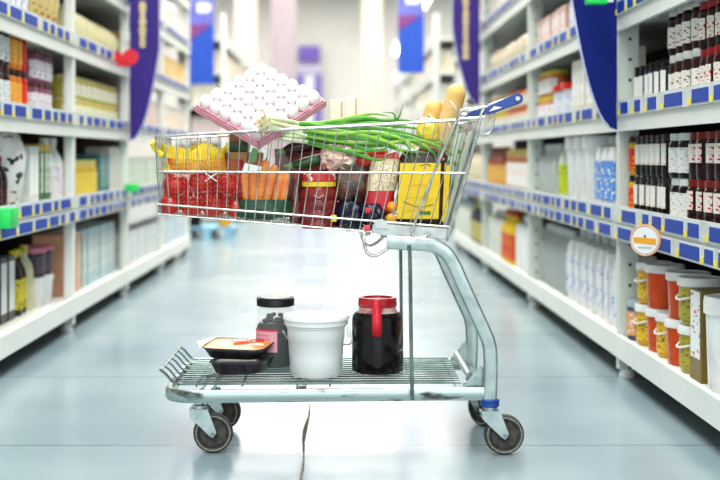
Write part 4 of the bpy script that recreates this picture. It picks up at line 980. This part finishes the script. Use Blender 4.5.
obj('grain_window', gb([(H*.42, 1.02, 1.0), (H*.6, 1.06, 1.04), (H*.85, 1.04, .9), (H*.97, .98, .5), (H, .9, .25)], .041, .037), mat('pale_grain', (.80, .66, .42), .3, color2=(.50, .36, .18), scale=160, lo=.40, hi=.55, bump=.8, bscale=200, coat=.5), t)
obj('red_top_fold', prism(B(), [(-.014, -.012, H*.98), (.064, -.012, H*.95), (.058, -.012, H*1.12), (.026, -.014, H*1.05), (-.008, -.012, H*1.09)], (0, .014, 0), .002), MATS['red_film'], t)
tomato(P(363.5, 160, 3.455), .0225, 'small shiny red tomato on top, beside the grain bag')
along('red_pepper', 'red chilli pepper tip behind the grain bag', 'pepper', [P(340, 163, 3.53), P(352, 160, 3.53), P(368, 154, 3.54), P(388, 152, 3.56)], .013, M_tom, M_green)

# yellow oil canister
Yc_ = 3.47; z0 = P(0, 227, 3.42).z; z1 = P(0, 147, 3.42).z; x0, x1 = P(396, 0, 3.42).x, P(449, 0, 3.42).x
t = thing('oil_canister', 'large canister of dark oil with bright yellow label at the trolley rear', 'canister', ((x0+x1)/2-.002, Yc_, z0)); H = z1-z0; w = (x1-x0)/2
M_oil = mat('dark_oil_plastic', (.018, .008, .006), .2, color2=(.05, .02, .012), scale=20, coat=.1)
lean = .045
def cz(pts): return [(px+lean*z, y, z) for px, y, z in pts]
bm = B(); lathe(bm, [(.92, 0), (1, H*.03), (1, H*.16), (.95, H*.19), (1, H*.22), (1, H*.40), (.96, H*.43), (1, H*.46), (1, H*.64), (.96, H*.67), (1, H*.70), (1, H*.86), (.86, H*.94), (.4, H*.99)], 40, sx=w*.94, sy=.046, pw=5)
for v in bm.verts: v.co.x += lean*v.co.z
obj('canister_body', bm, M_oil, t)
obj('cap', lathe(B(), [(.014, H*.97), (.014, H*1.08), (.011, H*1.09)], 16, lean*H), mat('yellow_cap', (.9, .6, .05), .3), t)
M_lab = mat('yellow_label', (.88, .62, .008), .4, color2=(.84, .55, .006), scale=12)
lb = obj('yellow_label', prism(B(), cz([(-w*.96, -.0485, H*.10), (w*.62, -.0485, H*.10), (w*.62, -.0485, H*.80), (-w*.92, -.0485, H*.80)]), (0, .004, 0), .001), M_lab, t, smooth=False)
obj('yellow_side_strip', prism(B(), cz([(w*.76, -.0485, H*.06), (w*.97, -.0485, H*.06), (w*.97, -.0485, H*.76), (w*.76, -.0485, H*.80)]), (0, .006, 0), .001), M_lab, t, smooth=False)
ink = mat('black_ink', (.03, .02, .01), .4)
obj('drawn_arc', tube(B(), cz([(w*(-.15+.02*i), -.0492, H*(.765+.02*math.sin(PI*i/20))) for i in range(21)]), .0011, 5), ink, lb)
obj('drawn_curve', tube(B(), cz([(w*(-.75+.055*i), -.0492, H*(.30-.05*math.sin(PI*i/20-.4))) for i in range(22)]), .0009, 5), ink, lb)
obj('green_emblem', bx(B(), -w*.1+lean*H*.2, w*.3+lean*H*.2, -.0500, -.0484, H*.155, H*.20, .0005), mat('green_ink', (.06, .18, .03), .4), lb)
bm = B()
for k in range(4): tube(bm, cz([(-w*.7+k*.004, -.0492, H*(.2+.16*k)), (-w*.2, -.0492, H*(.2+.16*k+.01)), (w*.35, -.0492, H*(.195+.16*k))]), .0006, 5)
obj('faint_rules', bm, mat('amber_ink', (.80, .42, .01), .4), lb)
# oranges by the foot of the canister
for k, (px, py) in enumerate(((391, 219), (392, 207))):
    c = P(px, py, 3.415+.02*k)
    t = thing('kumquat', 'small orange fruit at the foot of the canister, %s one' % ['lower', 'upper'][k], 'fruit', c)
    bm = B(); ball(bm, (0, 0, 0), .0155, sub=3); obj('peel', bm, mat('orange_peel', (.88, .36, .02), .4, bump=.3, bscale=200), t)
    obj('stalk_end', lathe(B(), [(.0025, .0145), (.0015, .017)], 6), M_green, t)

# eggs on a pink tray leaning on the goods
ec = (P(196, 109, 3.53), ); O0 = P(196, 106, 3.53)
ea = Vector((.183, -.14, -.103)).normalized(); eb = Vector((.172, .14, .117)); eb = (eb-ea*eb.dot(ea)).normalized(); en = ea.cross(eb).normalized()
if en.z < 0: en = -en
S_ = .262; NE = 6; pit = S_/NE
et = thing('egg_tray', 'pink moulded tray of white eggs lying tilted on top of the groceries', 'egg tray', O0)
bm = B(); G = NE*6; vv = {}
for i in range(G+1):
    for k in range(G+1):
        u, v = i/G*S_, k/G*S_; h = -.5*(math.cos(2*PI*u/pit)+math.cos(2*PI*v/pit))
        dep = .012*h if 0 < i < G and 0 < k < G else .006
        vv[i, k] = bm.verts.new(ea*u+eb*v-en*(dep*1+.006)*(1 if h > 0 else -.6))
for i in range(G):
    for k in range(G): bm.faces.new((vv[i, k], vv[i+1, k], vv[i+1, k+1], vv[i, k+1]))
M_pulp = mat('pink_pulp', (.84, .40, .48), .7, color2=(.78, .33, .42), scale=40, bump=.3, bscale=120)
o = obj('moulded_pulp', bm, M_pulp, et); md = o.modifiers.new('thick', 'SOLIDIFY'); md.thickness = .003
bm = B(); cor = [Vector((0, 0, 0)), ea*S_, ea*S_+eb*S_, eb*S_]; cor = [c-en*.004 for c in cor]
cc_ = (cor[0]+cor[2])/2
for a_, b_ in zip(cor, cor[1:]+cor[:1]): 
    am, bm_ = a_+(a_-cc_).normalized()*.006, b_+(b_-cc_).normalized()*.006
    prism(bm, [am+en*.004, bm_+en*.004, bm_-en*.016, am-en*.016], (cc_-(a_+b_)/2).normalized()*.004)
obj('tray_rim', bm, M_pulp, et, smooth=False)
M_egg = mat('egg_shell', (.92, .88, .85), .35, color2=(.90, .84, .82), scale=10)
egg_me = None
for i in range(NE):
    for k in range(NE):
        c = O0+ea*pit*(i+.5)+eb*pit*(k+.5)+en*.010
        if egg_me is None:
            bm = B(); prof = [(max(.0005, 0.0198*math.sin(PI*q/12)*(1-.10*math.cos(PI*q/12))), -.024*math.cos(PI*q/12)) for q in range(13)]
            lathe(bm, prof, 16); eo = obj('egg', bm, M_egg, None); egg_me = eo
        else: eo = egg_me.copy(); COL.objects.link(eo)
        eo.location = c; eo.rotation_euler = en.to_track_quat('Z', 'Y').to_euler()
        tag(eo, 'white egg in the pink tray, %s row from the front, %s from the left' % (ORD[k], ORD[i]), 'egg', 'eggs in the pink tray')

# spring onions
M_on_w = mat('onion_white', (.82, .86, .62), .35, color2=(.62, .78, .35), scale=20)
M_on_g = mat('onion_green', (.09, .36, .02), .38, color2=(.04, .22, .012), scale=16, stretch=(1, 4, 4))
M_on_l = mat('onion_light_green', (.28, .56, .05), .38, color2=(.16, .42, .03), scale=16)
M_root = mat('onion_roots', (.80, .66, .38), .7)
def onion(k, mid, ends, r=.0055, bright=True):
    """mid: pixels of the white shaft and its first bend; ends: leaf paths"""
    s0 = P(*mid[0]); t = thing('spring_onion', ONL[k], 'spring onion', s0, 0, 'bunch of spring onions')
    sp = smooth_path([P(*m)-s0 for m in mid], 6); n = len(sp)
    obj('white_shaft', tube(B(), sp, [r*(1.35 if i < 2 else 1.0) for i in range(n)], 10), M_on_w, t)
    rb = B(); rn_ = random.Random(k)
    for q in range(26):
        d = Vector((-1+rn_.uniform(-.5, 1.0), rn_.uniform(-1, .6), rn_.uniform(-1.1, 1.3))).normalized(); L = rn_.uniform(.014, .034)
        tube(rb, [(0, 0, 0), d*L*.5+Vector((0, 0, .002)), d*L+Vector((rn_.uniform(-.004, .004), 0, rn_.uniform(-.004, .004)))], [.0014, .0011, .0005], 4)
    obj('roots', rb, M_root, t)
    for j_, e in enumerate(ends):
        lp = smooth_path([sp[-2]+0*sp[-1]]+[P(*q)-s0 for q in e], 7); m = len(lp)
        rs = [r*1.0*max(.12, (1-.1*i/m) if i < m*.6 else (1-.1*i/m)*(1-(i-m*.6)/(m*.42))) for i in range(m)]
        obj('leaf', tube(B(), lp, rs, 8, flat=.55), M_on_l if (j_+k) % 3 == 0 else M_on_g, t)
ONL = ['spring onion on top of the bunch, its leaf running straight above the rim', 'spring onion just under the topmost one, leaf curling up at the tip', 'spring onion level with the basket rim, dark green leaves',
       'spring onion with the palest leaf, halfway down the bunch', 'spring onion in the middle of the bunch, sagging between wires', 'spring onion drooping lowest, its leaf bent above the tomato', 'spring onion whose leaf reaches over the yellow canister',
       'spring onion behind the others, leaf hanging in front of the brown canister top', 'spring onion with curly leaf tip rising above the rim', 'thin spring onion ending beside the rear gate']
onion(0, [(266, 118, 3.37), (285, 120, 3.40), (300, 124, 3.45)], [[(320, 123, 3.46), (345, 119, 3.47), (372, 114, 3.48), (392, 117, 3.50)], [(330, 126, 3.46), (365, 121, 3.48), (400, 120, 3.5), (425, 124, 3.52)]], .0056)
onion(1, [(266, 124, 3.47), (284, 125, 3.47), (300, 127, 3.47)], [[(330, 124, 3.47), (365, 118, 3.47), (385, 121, 3.47), (398, 118, 3.46), (403, 104, 3.45)], [(340, 131, 3.47), (380, 128, 3.47), (415, 134, 3.46)]])
onion(2, [(262, 128, 3.46), (280, 128, 3.46), (298, 129, 3.46)], [[(330, 130, 3.45), (370, 128, 3.45), (410, 134, 3.45), (440, 147, 3.45)], [(340, 134, 3.46), (380, 137, 3.45), (420, 150, 3.44)]])
onion(3, [(262, 126, 3.37), (284, 130, 3.40), (304, 132, 3.44)], [[(335, 131, 3.43), (365, 136, 3.42), (392, 144, 3.41), (408, 158, 3.41)], [(340, 137, 3.43), (372, 140, 3.42), (400, 150, 3.42), (425, 152, 3.42)]], .006)
onion(4, [(268, 134, 3.46), (288, 136, 3.46), (306, 137, 3.46)], [[(335, 140, 3.45), (360, 148, 3.43), (380, 150, 3.42), (395, 143, 3.42)], [(340, 143, 3.45), (375, 146, 3.43), (405, 142, 3.43)]], .006)
onion(5, [(272, 137, 3.45), (290, 140, 3.45), (308, 142, 3.45)], [[(330, 147, 3.44), (355, 154, 3.43), (378, 160, 3.42), (392, 156, 3.42)], [(335, 149, 3.44), (362, 151, 3.43), (392, 150, 3.43)]], .0058)
onion(6, [(266, 122, 3.5), (290, 126, 3.5), (310, 130, 3.5)], [[(350, 132, 3.49), (400, 136, 3.48), (432, 143, 3.46), (452, 140, 3.45)], [(350, 126, 3.5), (400, 126, 3.5), (440, 134, 3.48)]])
onion(7, [(262, 126, 3.5), (286, 130, 3.5), (306, 134, 3.5)], [[(350, 136, 3.48), (390, 138, 3.44), (408, 146, 3.41), (413, 163, 3.405)], [(360, 139, 3.48), (400, 138, 3.46), (430, 150, 3.42), (436, 160, 3.41)]])
onion(8, [(270, 122, 3.37), (288, 126, 3.40), (306, 129, 3.42)], [[(340, 127, 3.42), (370, 123, 3.42), (392, 124, 3.42), (394, 114, 3.42), (382, 112, 3.42)], [(335, 134, 3.42), (370, 132, 3.42), (405, 140, 3.41), (420, 158, 3.40)]], .0048)
onion(9, [(268, 128, 3.375), (290, 132, 3.41), (308, 136, 3.43)], [[(345, 142, 3.43), (385, 143, 3.42), (420, 140, 3.41), (446, 150, 3.41)], [(340, 139, 3.43), (385, 133, 3.42), (425, 142, 3.41), (455, 156, 3.42)]], .0046)

# bread
M_crust = mat('bread_crust', (.76, .40, .08), .5, color2=(.82, .60, .26), scale=9, lo=.4, hi=.62, bump=.5, bscale=30)
def loaf(label, a_, b_, r):
    t = thing('baguette', label, 'bread', b_); d = a_-b_; L = d.length
    ks = [0, .02, .05, .1, .2, .35, .5, .65, .8]+[1-r*1.1/L*(1-math.sin(PI/2*q/8)) for q in range(9)]; pts = [d*k for k in ks]; rs = [r*.5, r*.7, r*.85, r*.93, r, r*1.02, r*1.0, r*1.02, r*1.0]+[r*math.cos(PI/2*q/8*.97) for q in range(9)]
    obj('crust', tube(B(), pts, rs, 18), M_crust, t)
    bm = B(); dn = d.normalized()
    side = Vector((-dn.z, 0, dn.x)); front = Vector((0, -1, 0)); front = (front-dn*front.dot(dn)).normalized()
    for k in range(4):
        c = d*(.30+.17*k); tube(bm, [c-side*r*.5+front*r*.86-dn*.012, c+front*r*1.0, c+side*r*.5+front*r*.86+dn*.012], [.002, .005, .002], 6)
    obj('score_mark', bm, mat('pale_score', (.92, .78, .52), .7), t)
    return t
lt = loaf('long baguette in clear film, standing highest beside the handle', P(459, 84, 3.50), P(428, 190, 3.56), .0275)
obj('clear_sleeve', tube(B(), [(P(455, 97, 3.50)-P(428, 190, 3.56))*u for u in (.1, .4, .7, .95)], [.0285, .0300, .0300, .0290], 18, cap=False), film('bread_film', (.9, .9, .86), .10), lt)
loaf('shorter baguette, lower and nearer the spring onions', P(437, 100, 3.58), P(408, 190, 3.62), .027)
c = P(428, 130, 3.47)
t = thing('yellow_pepper', 'yellow pepper poking over the rim in front of the baguettes', 'pepper', c+Vector((0, 0, -.028)))
bm = B(); lumpy(bm, (0, 0, .03), .032, .028, .034, .18, 2.0, 11); obj('pepper_skin', bm, mat('yellow_pepper_skin', (.93, .70, .05), .2, coat=.5), t)
obj('pepper_stalk', tube(B(), [(0, 0, .055), (.004, 0, .068)], [.005, .003], 6), M_green, t)
for k, (px, py, w_) in enumerate(((336, 100, .036), (351, 97, .032))):
    pz = P(px, py, 3.66); z0 = P(px, 190, 3.66).z
    t = thing('cream_packet', 'cream upright packet behind the egg tray, %s' % ['closer to the eggs', 'nearer the baguettes, taller'][k], 'packet', (pz.x, 3.66, z0))
    obj('packet_body', bx(B(), -w_/2, w_/2, -.025, .025, 0, pz.z-z0, .003), mat('cream_packet_card', (.90, .78, .55), .5), t)
    obj('brown_edge', bx(B(), w_/2-.004, w_/2+.001, -.026, .026, .005, pz.z-z0-.004, .0005), mat('brown_edge_print', (.55, .33, .12), .5), t)
# filler goods deeper in the basket that carry the rest
for k, (x, y, z, w_, d_, h, c, lab) in enumerate(((-.30, 3.635, .66, .15, .08, .16, (.70, .25, .08), 'orange-brown carton deep behind the carrots'), (-.10, 3.63, .64, .17, .09, .19, (.35, .07, .04), 'dark red carton deep behind the sauce jar'), (.09, 3.63, .62, .15, .09, .17, (.10, .05, .03), 'dark carton deep behind the grain bag'))):
    t = thing('grocery_carton', lab, 'carton', (x, y, z))
    obj('carton_body', bx(B(), -w_/2, w_/2, -d_/2, d_/2, 0, h, .003), tone(c), t)
    obj('carton_flap', bx(B(), -w_/2-.001, w_/2+.001, -d_/2-.001, d_/2+.001, h-.02, h+.001, .001), tone(tuple(q*.7 for q in c)), t)
# leafy herbs by the rear gate
hb0 = P(452, 170, 3.42)
t = thing('herb_bunch', 'bunch of dark green and reddish herb leaves against the rear gate', 'herbs', hb0)
rnd = random.Random(12)
for k in range(30):
    px, py = rnd.uniform(441, 468), rnd.uniform(122, 186)
    if px > 478-(py-122)*.28: continue
    Yq = rnd.uniform(3.40, 3.5); c = P(px, py, Yq)-hb0; a = rnd.uniform(0, 2*PI); L = rnd.uniform(.010, .018); wv = L*.45
    d = Vector((math.cos(a), rnd.uniform(-.5, .5), math.sin(a))).normalized(); sd = d.cross(Vector((0, 1, 0))).normalized()
    bm = B(); prism(bm, [c, c+d*L*.5+sd*wv, c+d*L, c+d*L*.5-sd*wv], (0, .0012, 0))
    obj('herb_leaf', bm, mat('herb_green', (.05, .20, .05), .5) if k % 4 else mat('herb_red', (.55, .14, .10), .5), t)
for k in range(5):
    bm = B(); tube(bm, smooth_path([P(446+k*3, 190, 3.44)-hb0, P(450+k*3, 160, 3.43)-hb0, P(455+k*4, 128+k*3, 3.44)-hb0], 5), .0014, 5); obj('herb_stem', bm, M_green, t)

# ------------------------------------------------------------------ goods on the lower tray
ztop = zt+.0082
def base_at(px, py): 
    Y = F*(EYE-ztop)/(py-CY); return P(px, py, Y)
# jar of olives
b0 = base_at(275.5, 366); Y = b0.y; sc = F/Y
t = thing('olive_jar', 'clear jar of black olives with black lid and pink label on the lower tray', 'jar', (b0.x, Y, ztop)); r = 19.5/sc; H = (366-297)/sc
M_gl = mat('clear_glass', (.75, .82, .80), .03, spec=.6, alpha=.14)
obj('glass_body', lathe(B(), [(r*.93, 0), (r, .006), (r, H*.70), (r*.95, H*.80), (r*.82, H*.86), (r*.80, H*.90)], 32), M_gl, t)
bm = B(); rnd = random.Random(5)
lathe(bm, [(r*.88, .004), (r*.95, .010), (r*.95, H*.58), (r*.8, H*.64)], 28)
obj('brine_fill', bm, mat('dark_olive_fill', (.003, .003, .005), .4, bump=1.0, bscale=70, color2=(.008, .005, .009), scale=60, spec=.15), t)
for k in range(34):
    a = rnd.uniform(0, 2*PI); q = r*.82*math.sqrt(rnd.random()); zz = H*(.63+.08*rnd.random()+.03*math.sin(a))
    bm = B(); ball(bm, (q*math.cos(a), q*math.sin(a), zz), .0085, sz=.85, sub=2); obj('olive', bm, mat('black_olive', (.002, .003, .006), .3, spec=.25), t)
for k in range(40):
    a = PI+2*PI*(k % 14)/14+.2*(k//14); zz = H*(.50-.10*(k//14))
    bm = B(); ball(bm, (r*.86*math.cos(a), r*.86*math.sin(a), zz), .0085, sz=.9, sub=2); obj('olive', bm, MATS['black_olive'], t)
obj('black_lid', lathe(B(), [(r*.92, H*.875), (r*.97, H*.885), (r*.97, H*.97), (r*.93, H*.985), (r*.80, H*.985), (r*.80, H*1.0), (r*.60, H*1.0)], 36), M_black, t)
bm = B(); tube(bm, [(r*.93*math.cos(a), r*.93*math.sin(a), H*.985) for a in [2*PI*i/36 for i in range(36)]], .0022, 6, closed=True); obj('lid_rim', bm, M_black, t)
def front_band(r, z0, z1, a0, a1, th=.0008, seg=16):
    bm = B(); pp = [(-PI/2+math.radians(a0+(a1-a0)*i/seg)) for i in range(seg+1)]
    o_ = [[bm.verts.new((rr*math.cos(a), rr*math.sin(a), z)) for z in (z0, z1) for rr in (r+th, r)] for a in pp]
    for a_, b_ in zip(o_, o_[1:]):
        bm.faces.new((a_[0], b_[0], b_[2], a_[2])); bm.faces.new((a_[1], a_[3], b_[3], b_[1])); bm.faces.new((a_[2], b_[2], b_[3], a_[3])); bm.faces.new((a_[0], a_[1], b_[1], b_[0]))
    for q in (o_[0], o_[-1]): bm.faces.new((q[0], q[2], q[3], q[1]))
    return bm
lab = obj('pink_label', front_band(r*1.004, H*.24, H*.555, -76, 8), mat('pink_paper', (.88, .42, .50), .5), t)
obj('red_strip', front_band(r*1.01, H*.535, H*.56, -76, 8, .001), mat('crimson_strip', (.75, .04, .12), .5), lab)
bm = B(); rnd = random.Random(3)
for row in range(4):
    a = -58
    while a < -12:
        w_ = rnd.uniform(3, 9); tmp = front_band(r*1.012, H*(.30+.055*row), H*(.325+.055*row), a, a+w_, .0006, 3)
        me = bpy.data.meshes.new('x'); tmp.to_mesh(me); tmp.free(); bm.from_mesh(me); bpy.data.meshes.remove(me); a += w_+3
obj('label_print', bm, mat('magenta_print', (.70, .16, .34), .5), lab)
# white bucket
b0 = base_at(316, 374.5); Y = b0.y; sc = F/Y; t = thing('white_bucket', 'plain white plastic bucket with lid, middle of the lower tray', 'bucket', (b0.x, Y, ztop)); H = (374.5-314.5)/sc; r = 31/sc
M_bk = mat('white_bucket_plastic', (.85, .86, .83), .4, scale=5)
obj('bucket_body', lathe(B(), [(r*.80, 0), (r*.83, .003), (r*.86, H*.30), (r*.865, H*.31), (r*.90, H*.60), (r*.915, H*.61), (r*.93, H*.80), (r*.97, H*.81), (r*.97, H*.84)], 48), M_bk, t)
obj('lid', lathe(B(), [(r*1.0, H*.84), (r*1.03, H*.85), (r*1.03, H*.93), (r*1.07, H*.935), (r*1.07, H*.975), (r*1.04, H), (r*.96, H), (r*.94, H*.975), (r*.2, H*.975)], 48), M_bk, t)
obj('handle_lug', lathe(B(), [(.008, -.004), (.008, .004)], 12, r*1.03, 0).__class__ and bx(B(), r*.99, r*1.12, -.008, .008, H*.62, H*.80, .003), M_bk, t)
obj('bail_handle', tube(B(), smooth_path([Vector((r*1.07, -.004, H*.80)), Vector((r*1.13, -.01, H*.70)), Vector((r*1.12, .0, H*.52)), Vector((r*.8, r*.72, H*.45)), Vector((0, r*1.04, H*.44)), Vector((-r*.8, r*.72, H*.48)), Vector((-r*1.06, 0, H*.72))], 6), .0024, 6), M_bk, t)
# dark jar with red lid and seal strip
b0 = base_at(377.5, 371.5); Y = b0.y; sc = F/Y; t = thing('honey_jar', 'eight-sided dark jar with red lid and red seal strip on the lower tray', 'jar', (b0.x, Y, ztop)); H = (371.5-297)/sc; r = 25.5/sc
M_dk = mat('dark_jar_glass', (.006, .004, .004), .10, spec=.35)
def octa(prof):
    bm = B(); rings = []
    for rr, z, k in prof:
        ring = []
        for i in range(32):
            a = 2*PI*(i+.5)/32; s8 = math.cos(PI/8)/math.cos(((a+PI/8+PI/8) % (PI/4))-PI/8); ring.append(bm.verts.new((rr*math.cos(a)*(1+(s8*1.04-1)*k), rr*math.sin(a)*(1+(s8*1.04-1)*k), z)))
        rings.append(ring)
    for a_, b_ in zip(rings, rings[1:]):
        for i in range(32): bm.faces.new((a_[i], a_[(i+1) % 32], b_[(i+1) % 32], b_[i]))
    bm.faces.new(rings[0][::-1]); bm.faces.new(rings[-1]); return bm
obj('dark_glass', octa([(r*.93, 0, 1), (r*.985, .003, 1), (r, .008, 1), (r, H*.70, 1), (r*.97, H*.755, .8), (r*.85, H*.805, .4)]), M_dk, t)
obj('glass_neck', lathe(B(), [(r*.84, H*.80), (r*.76, H*.82), (r*.72, H*.875)], 32), mat('pink_tinted_neck', (.62, .40, .38), .08, color2=(.30, .06, .06), scale=30, coat=.4), t)
M_rl = mat('red_metal_lid', (.42, .005, .012), .25, coat=.2)
obj('red_lid', lathe(B(), [(r*.68, H*.875), (r*.75, H*.88), (r*.77, H*.90), (r*.75, H*.98), (r*.71, H*1.0), (r*.60, H*1.0), (r*.56, H*.975), (r*.1, H*.975)], 36), M_rl, t)
zs = [(-r*.50, H*1.004), (-r*.765, H*.985), (-r*.79, H*.90), (-r*.90, H*.80), (-r*1.0, H*.72), (-r*1.005, H*.52)]
bm = B(); w_ = .0135
o_ = [[bm.verts.new((x, y-.0012, z)) for x in (-w_-.004, w_-.004)] for y, z in zs]
for a_, b_ in zip(o_, o_[1:]): bm.faces.new((a_[0], a_[1], b_[1], b_[0]))
so = obj('red_seal_strip', bm, mat('red_paper_seal', (.66, .012, .03), .4), t); md = so.modifiers.new('th', 'SOLIDIFY'); md.thickness = .0012
# two film-wrapped food trays, one on the other
def food_tray(label, pts, zb, h, top, m_top, name='food_tray', peak=0.0):
    """pts: four world corners of the rim (x, y)"""
    cx = sum(p[0] for p in pts)/4; cy = sum(p[1] for p in pts)/4
    t = thing(name, label, 'food tray', (cx, cy, zb)); loc = [Vector((p[0]-cx, p[1]-cy, 0)) for p in pts]
    def ring(bm, k, z, n=8, rr=.22):
        out = []
        for i in range(4):
            p0, p1, p2 = loc[i-1], loc[i], loc[(i+1) % 4]
            a_, b_ = p1+(p0-p1)*rr, p1+(p2-p1)*rr
            for q in range(n):
                u = q/(n-1); out.append(bm.verts.new((((1-u)**2*a_+2*u*(1-u)*p1+u*u*b_)*k)+Vector((0, 0, z))))
        return out
    bm = B(); rs = [ring(bm, .72, 0), ring(bm, .78, .002), ring(bm, .96, h*.85), ring(bm, 1.0, h*.9), ring(bm, 1.0, h), ring(bm, .97, h), ring(bm, .93, h*.8)]
    for a_, b_ in zip(rs, rs[1:]):
        for i in range(len(a_)): bm.faces.new((a_[i], a_[(i+1) % len(a_)], b_[(i+1) % len(a_)], b_[i]))
    bm.faces.new(rs[0][::-1]); bm.faces.new(rs[-1])
    obj('tray_shell', bm, mat('black_foam_tray', (.008, .006, .007), .4, color2=(.03, .02, .025), scale=60, bump=.6, bscale=90), t)
    return t, ring, loc
b1 = base_at(238, 373)
zb = ztop
c = (b1.x, b1.y+.022)
t, ring, loc = food_tray('lower black foam tray under the orange one, wrapped in clear film', [(c[0]-.085, c[1]-.055), (c[0]+.070, c[1]-.055), (c[0]+.105, c[1]+.055), (c[0]-.06, c[1]+.055)], zb, .038, None, None)
bm = B(); a_ = ring(bm, 1.01, .030); b_ = ring(bm, 1.01, .0385); cc = ring(bm, .5, .0395)
for u_, v_ in ((a_, b_), (b_, cc)):
    for i in range(len(u_)): bm.faces.new((u_[i], u_[(i+1) % len(u_)], v_[(i+1) % len(u_)], v_[i]))
bm.faces.new(cc); obj('cling_film', bm, film('cling_film', (.85, .92, .90), .03), t)
zb2 = zb+.0415
c2 = (c[0]+.006, c[1]+.004)
tu = t; t, ring, loc = food_tray('upper black foam tray of sliced orange food under clear film', [(c2[0]-.112, c2[1]-.052), (c2[0]+.062, c2[1]-.062), (c2[0]+.100, c2[1]+.055), (c2[0]-.085, c2[1]+.070)], zb2, .034, None, None)
bm = B(); a_ = ring(bm, .95, .032); b_ = ring(bm, .6, .0365)
for i in range(len(a_)): bm.faces.new((a_[i], a_[(i+1) % len(a_)], b_[(i+1) % len(a_)], b_[i]))
bm.faces.new(b_); obj('orange_filling', bm, mat('orange_filling', (.82, .27, .015), .4, color2=(.80, .40, .10), scale=14, lo=.35, hi=.6), t)
for k, (dx, dy, a, L, cc) in enumerate(((.01, -.01, .5, .05, (.80, .06, .04)), (.04, .0, -.4, .045, (.82, .10, .05)), (.03, .02, 1.0, .04, (.88, .84, .78)), (.0, .02, .1, .05, (.86, .80, .70)), (.055, -.02, 0, .04, (.84, .76, .70)), (.06, .02, .6, .03, (.75, .05, .04)))):
    bm = B(); d = Vector((math.cos(a), math.sin(a), 0))*L/2; c0 = Vector((dx, dy, .0385)); tube(bm, [c0-d, c0, c0+d], [.003, .0055, .003], 8, flat=.6)
    obj('topping_strip', bm, mat('topping_%d' % k, cc, .3, coat=.5), t)
bm = B(); a_ = ring(bm, 1.012, .026); b_ = ring(bm, 1.02, .0350); cc = ring(bm, .5, .0455)
for u_, v_ in ((a_, b_), (b_, cc)):
    for i in range(len(u_)): bm.faces.new((u_[i], u_[(i+1) % len(u_)], v_[(i+1) % len(u_)], v_[i]))
bm.faces.new(cc); obj('cling_film', bm, MATS['cling_film'], t)
t.rotation_euler = (0.11, 0.03, 0); t.location.z += .004
obj('film_tail', prism(B(), [loc[0]*1.0+Vector((0, 0, .0345)), loc[3]*.9+Vector((0, 0, .0350)), (loc[0]+loc[3])*.5*1.25+Vector((-.004, -.02, .040))], (0, 0, .0008)), mat('peach_film', (.90, .62, .40), .3), t)
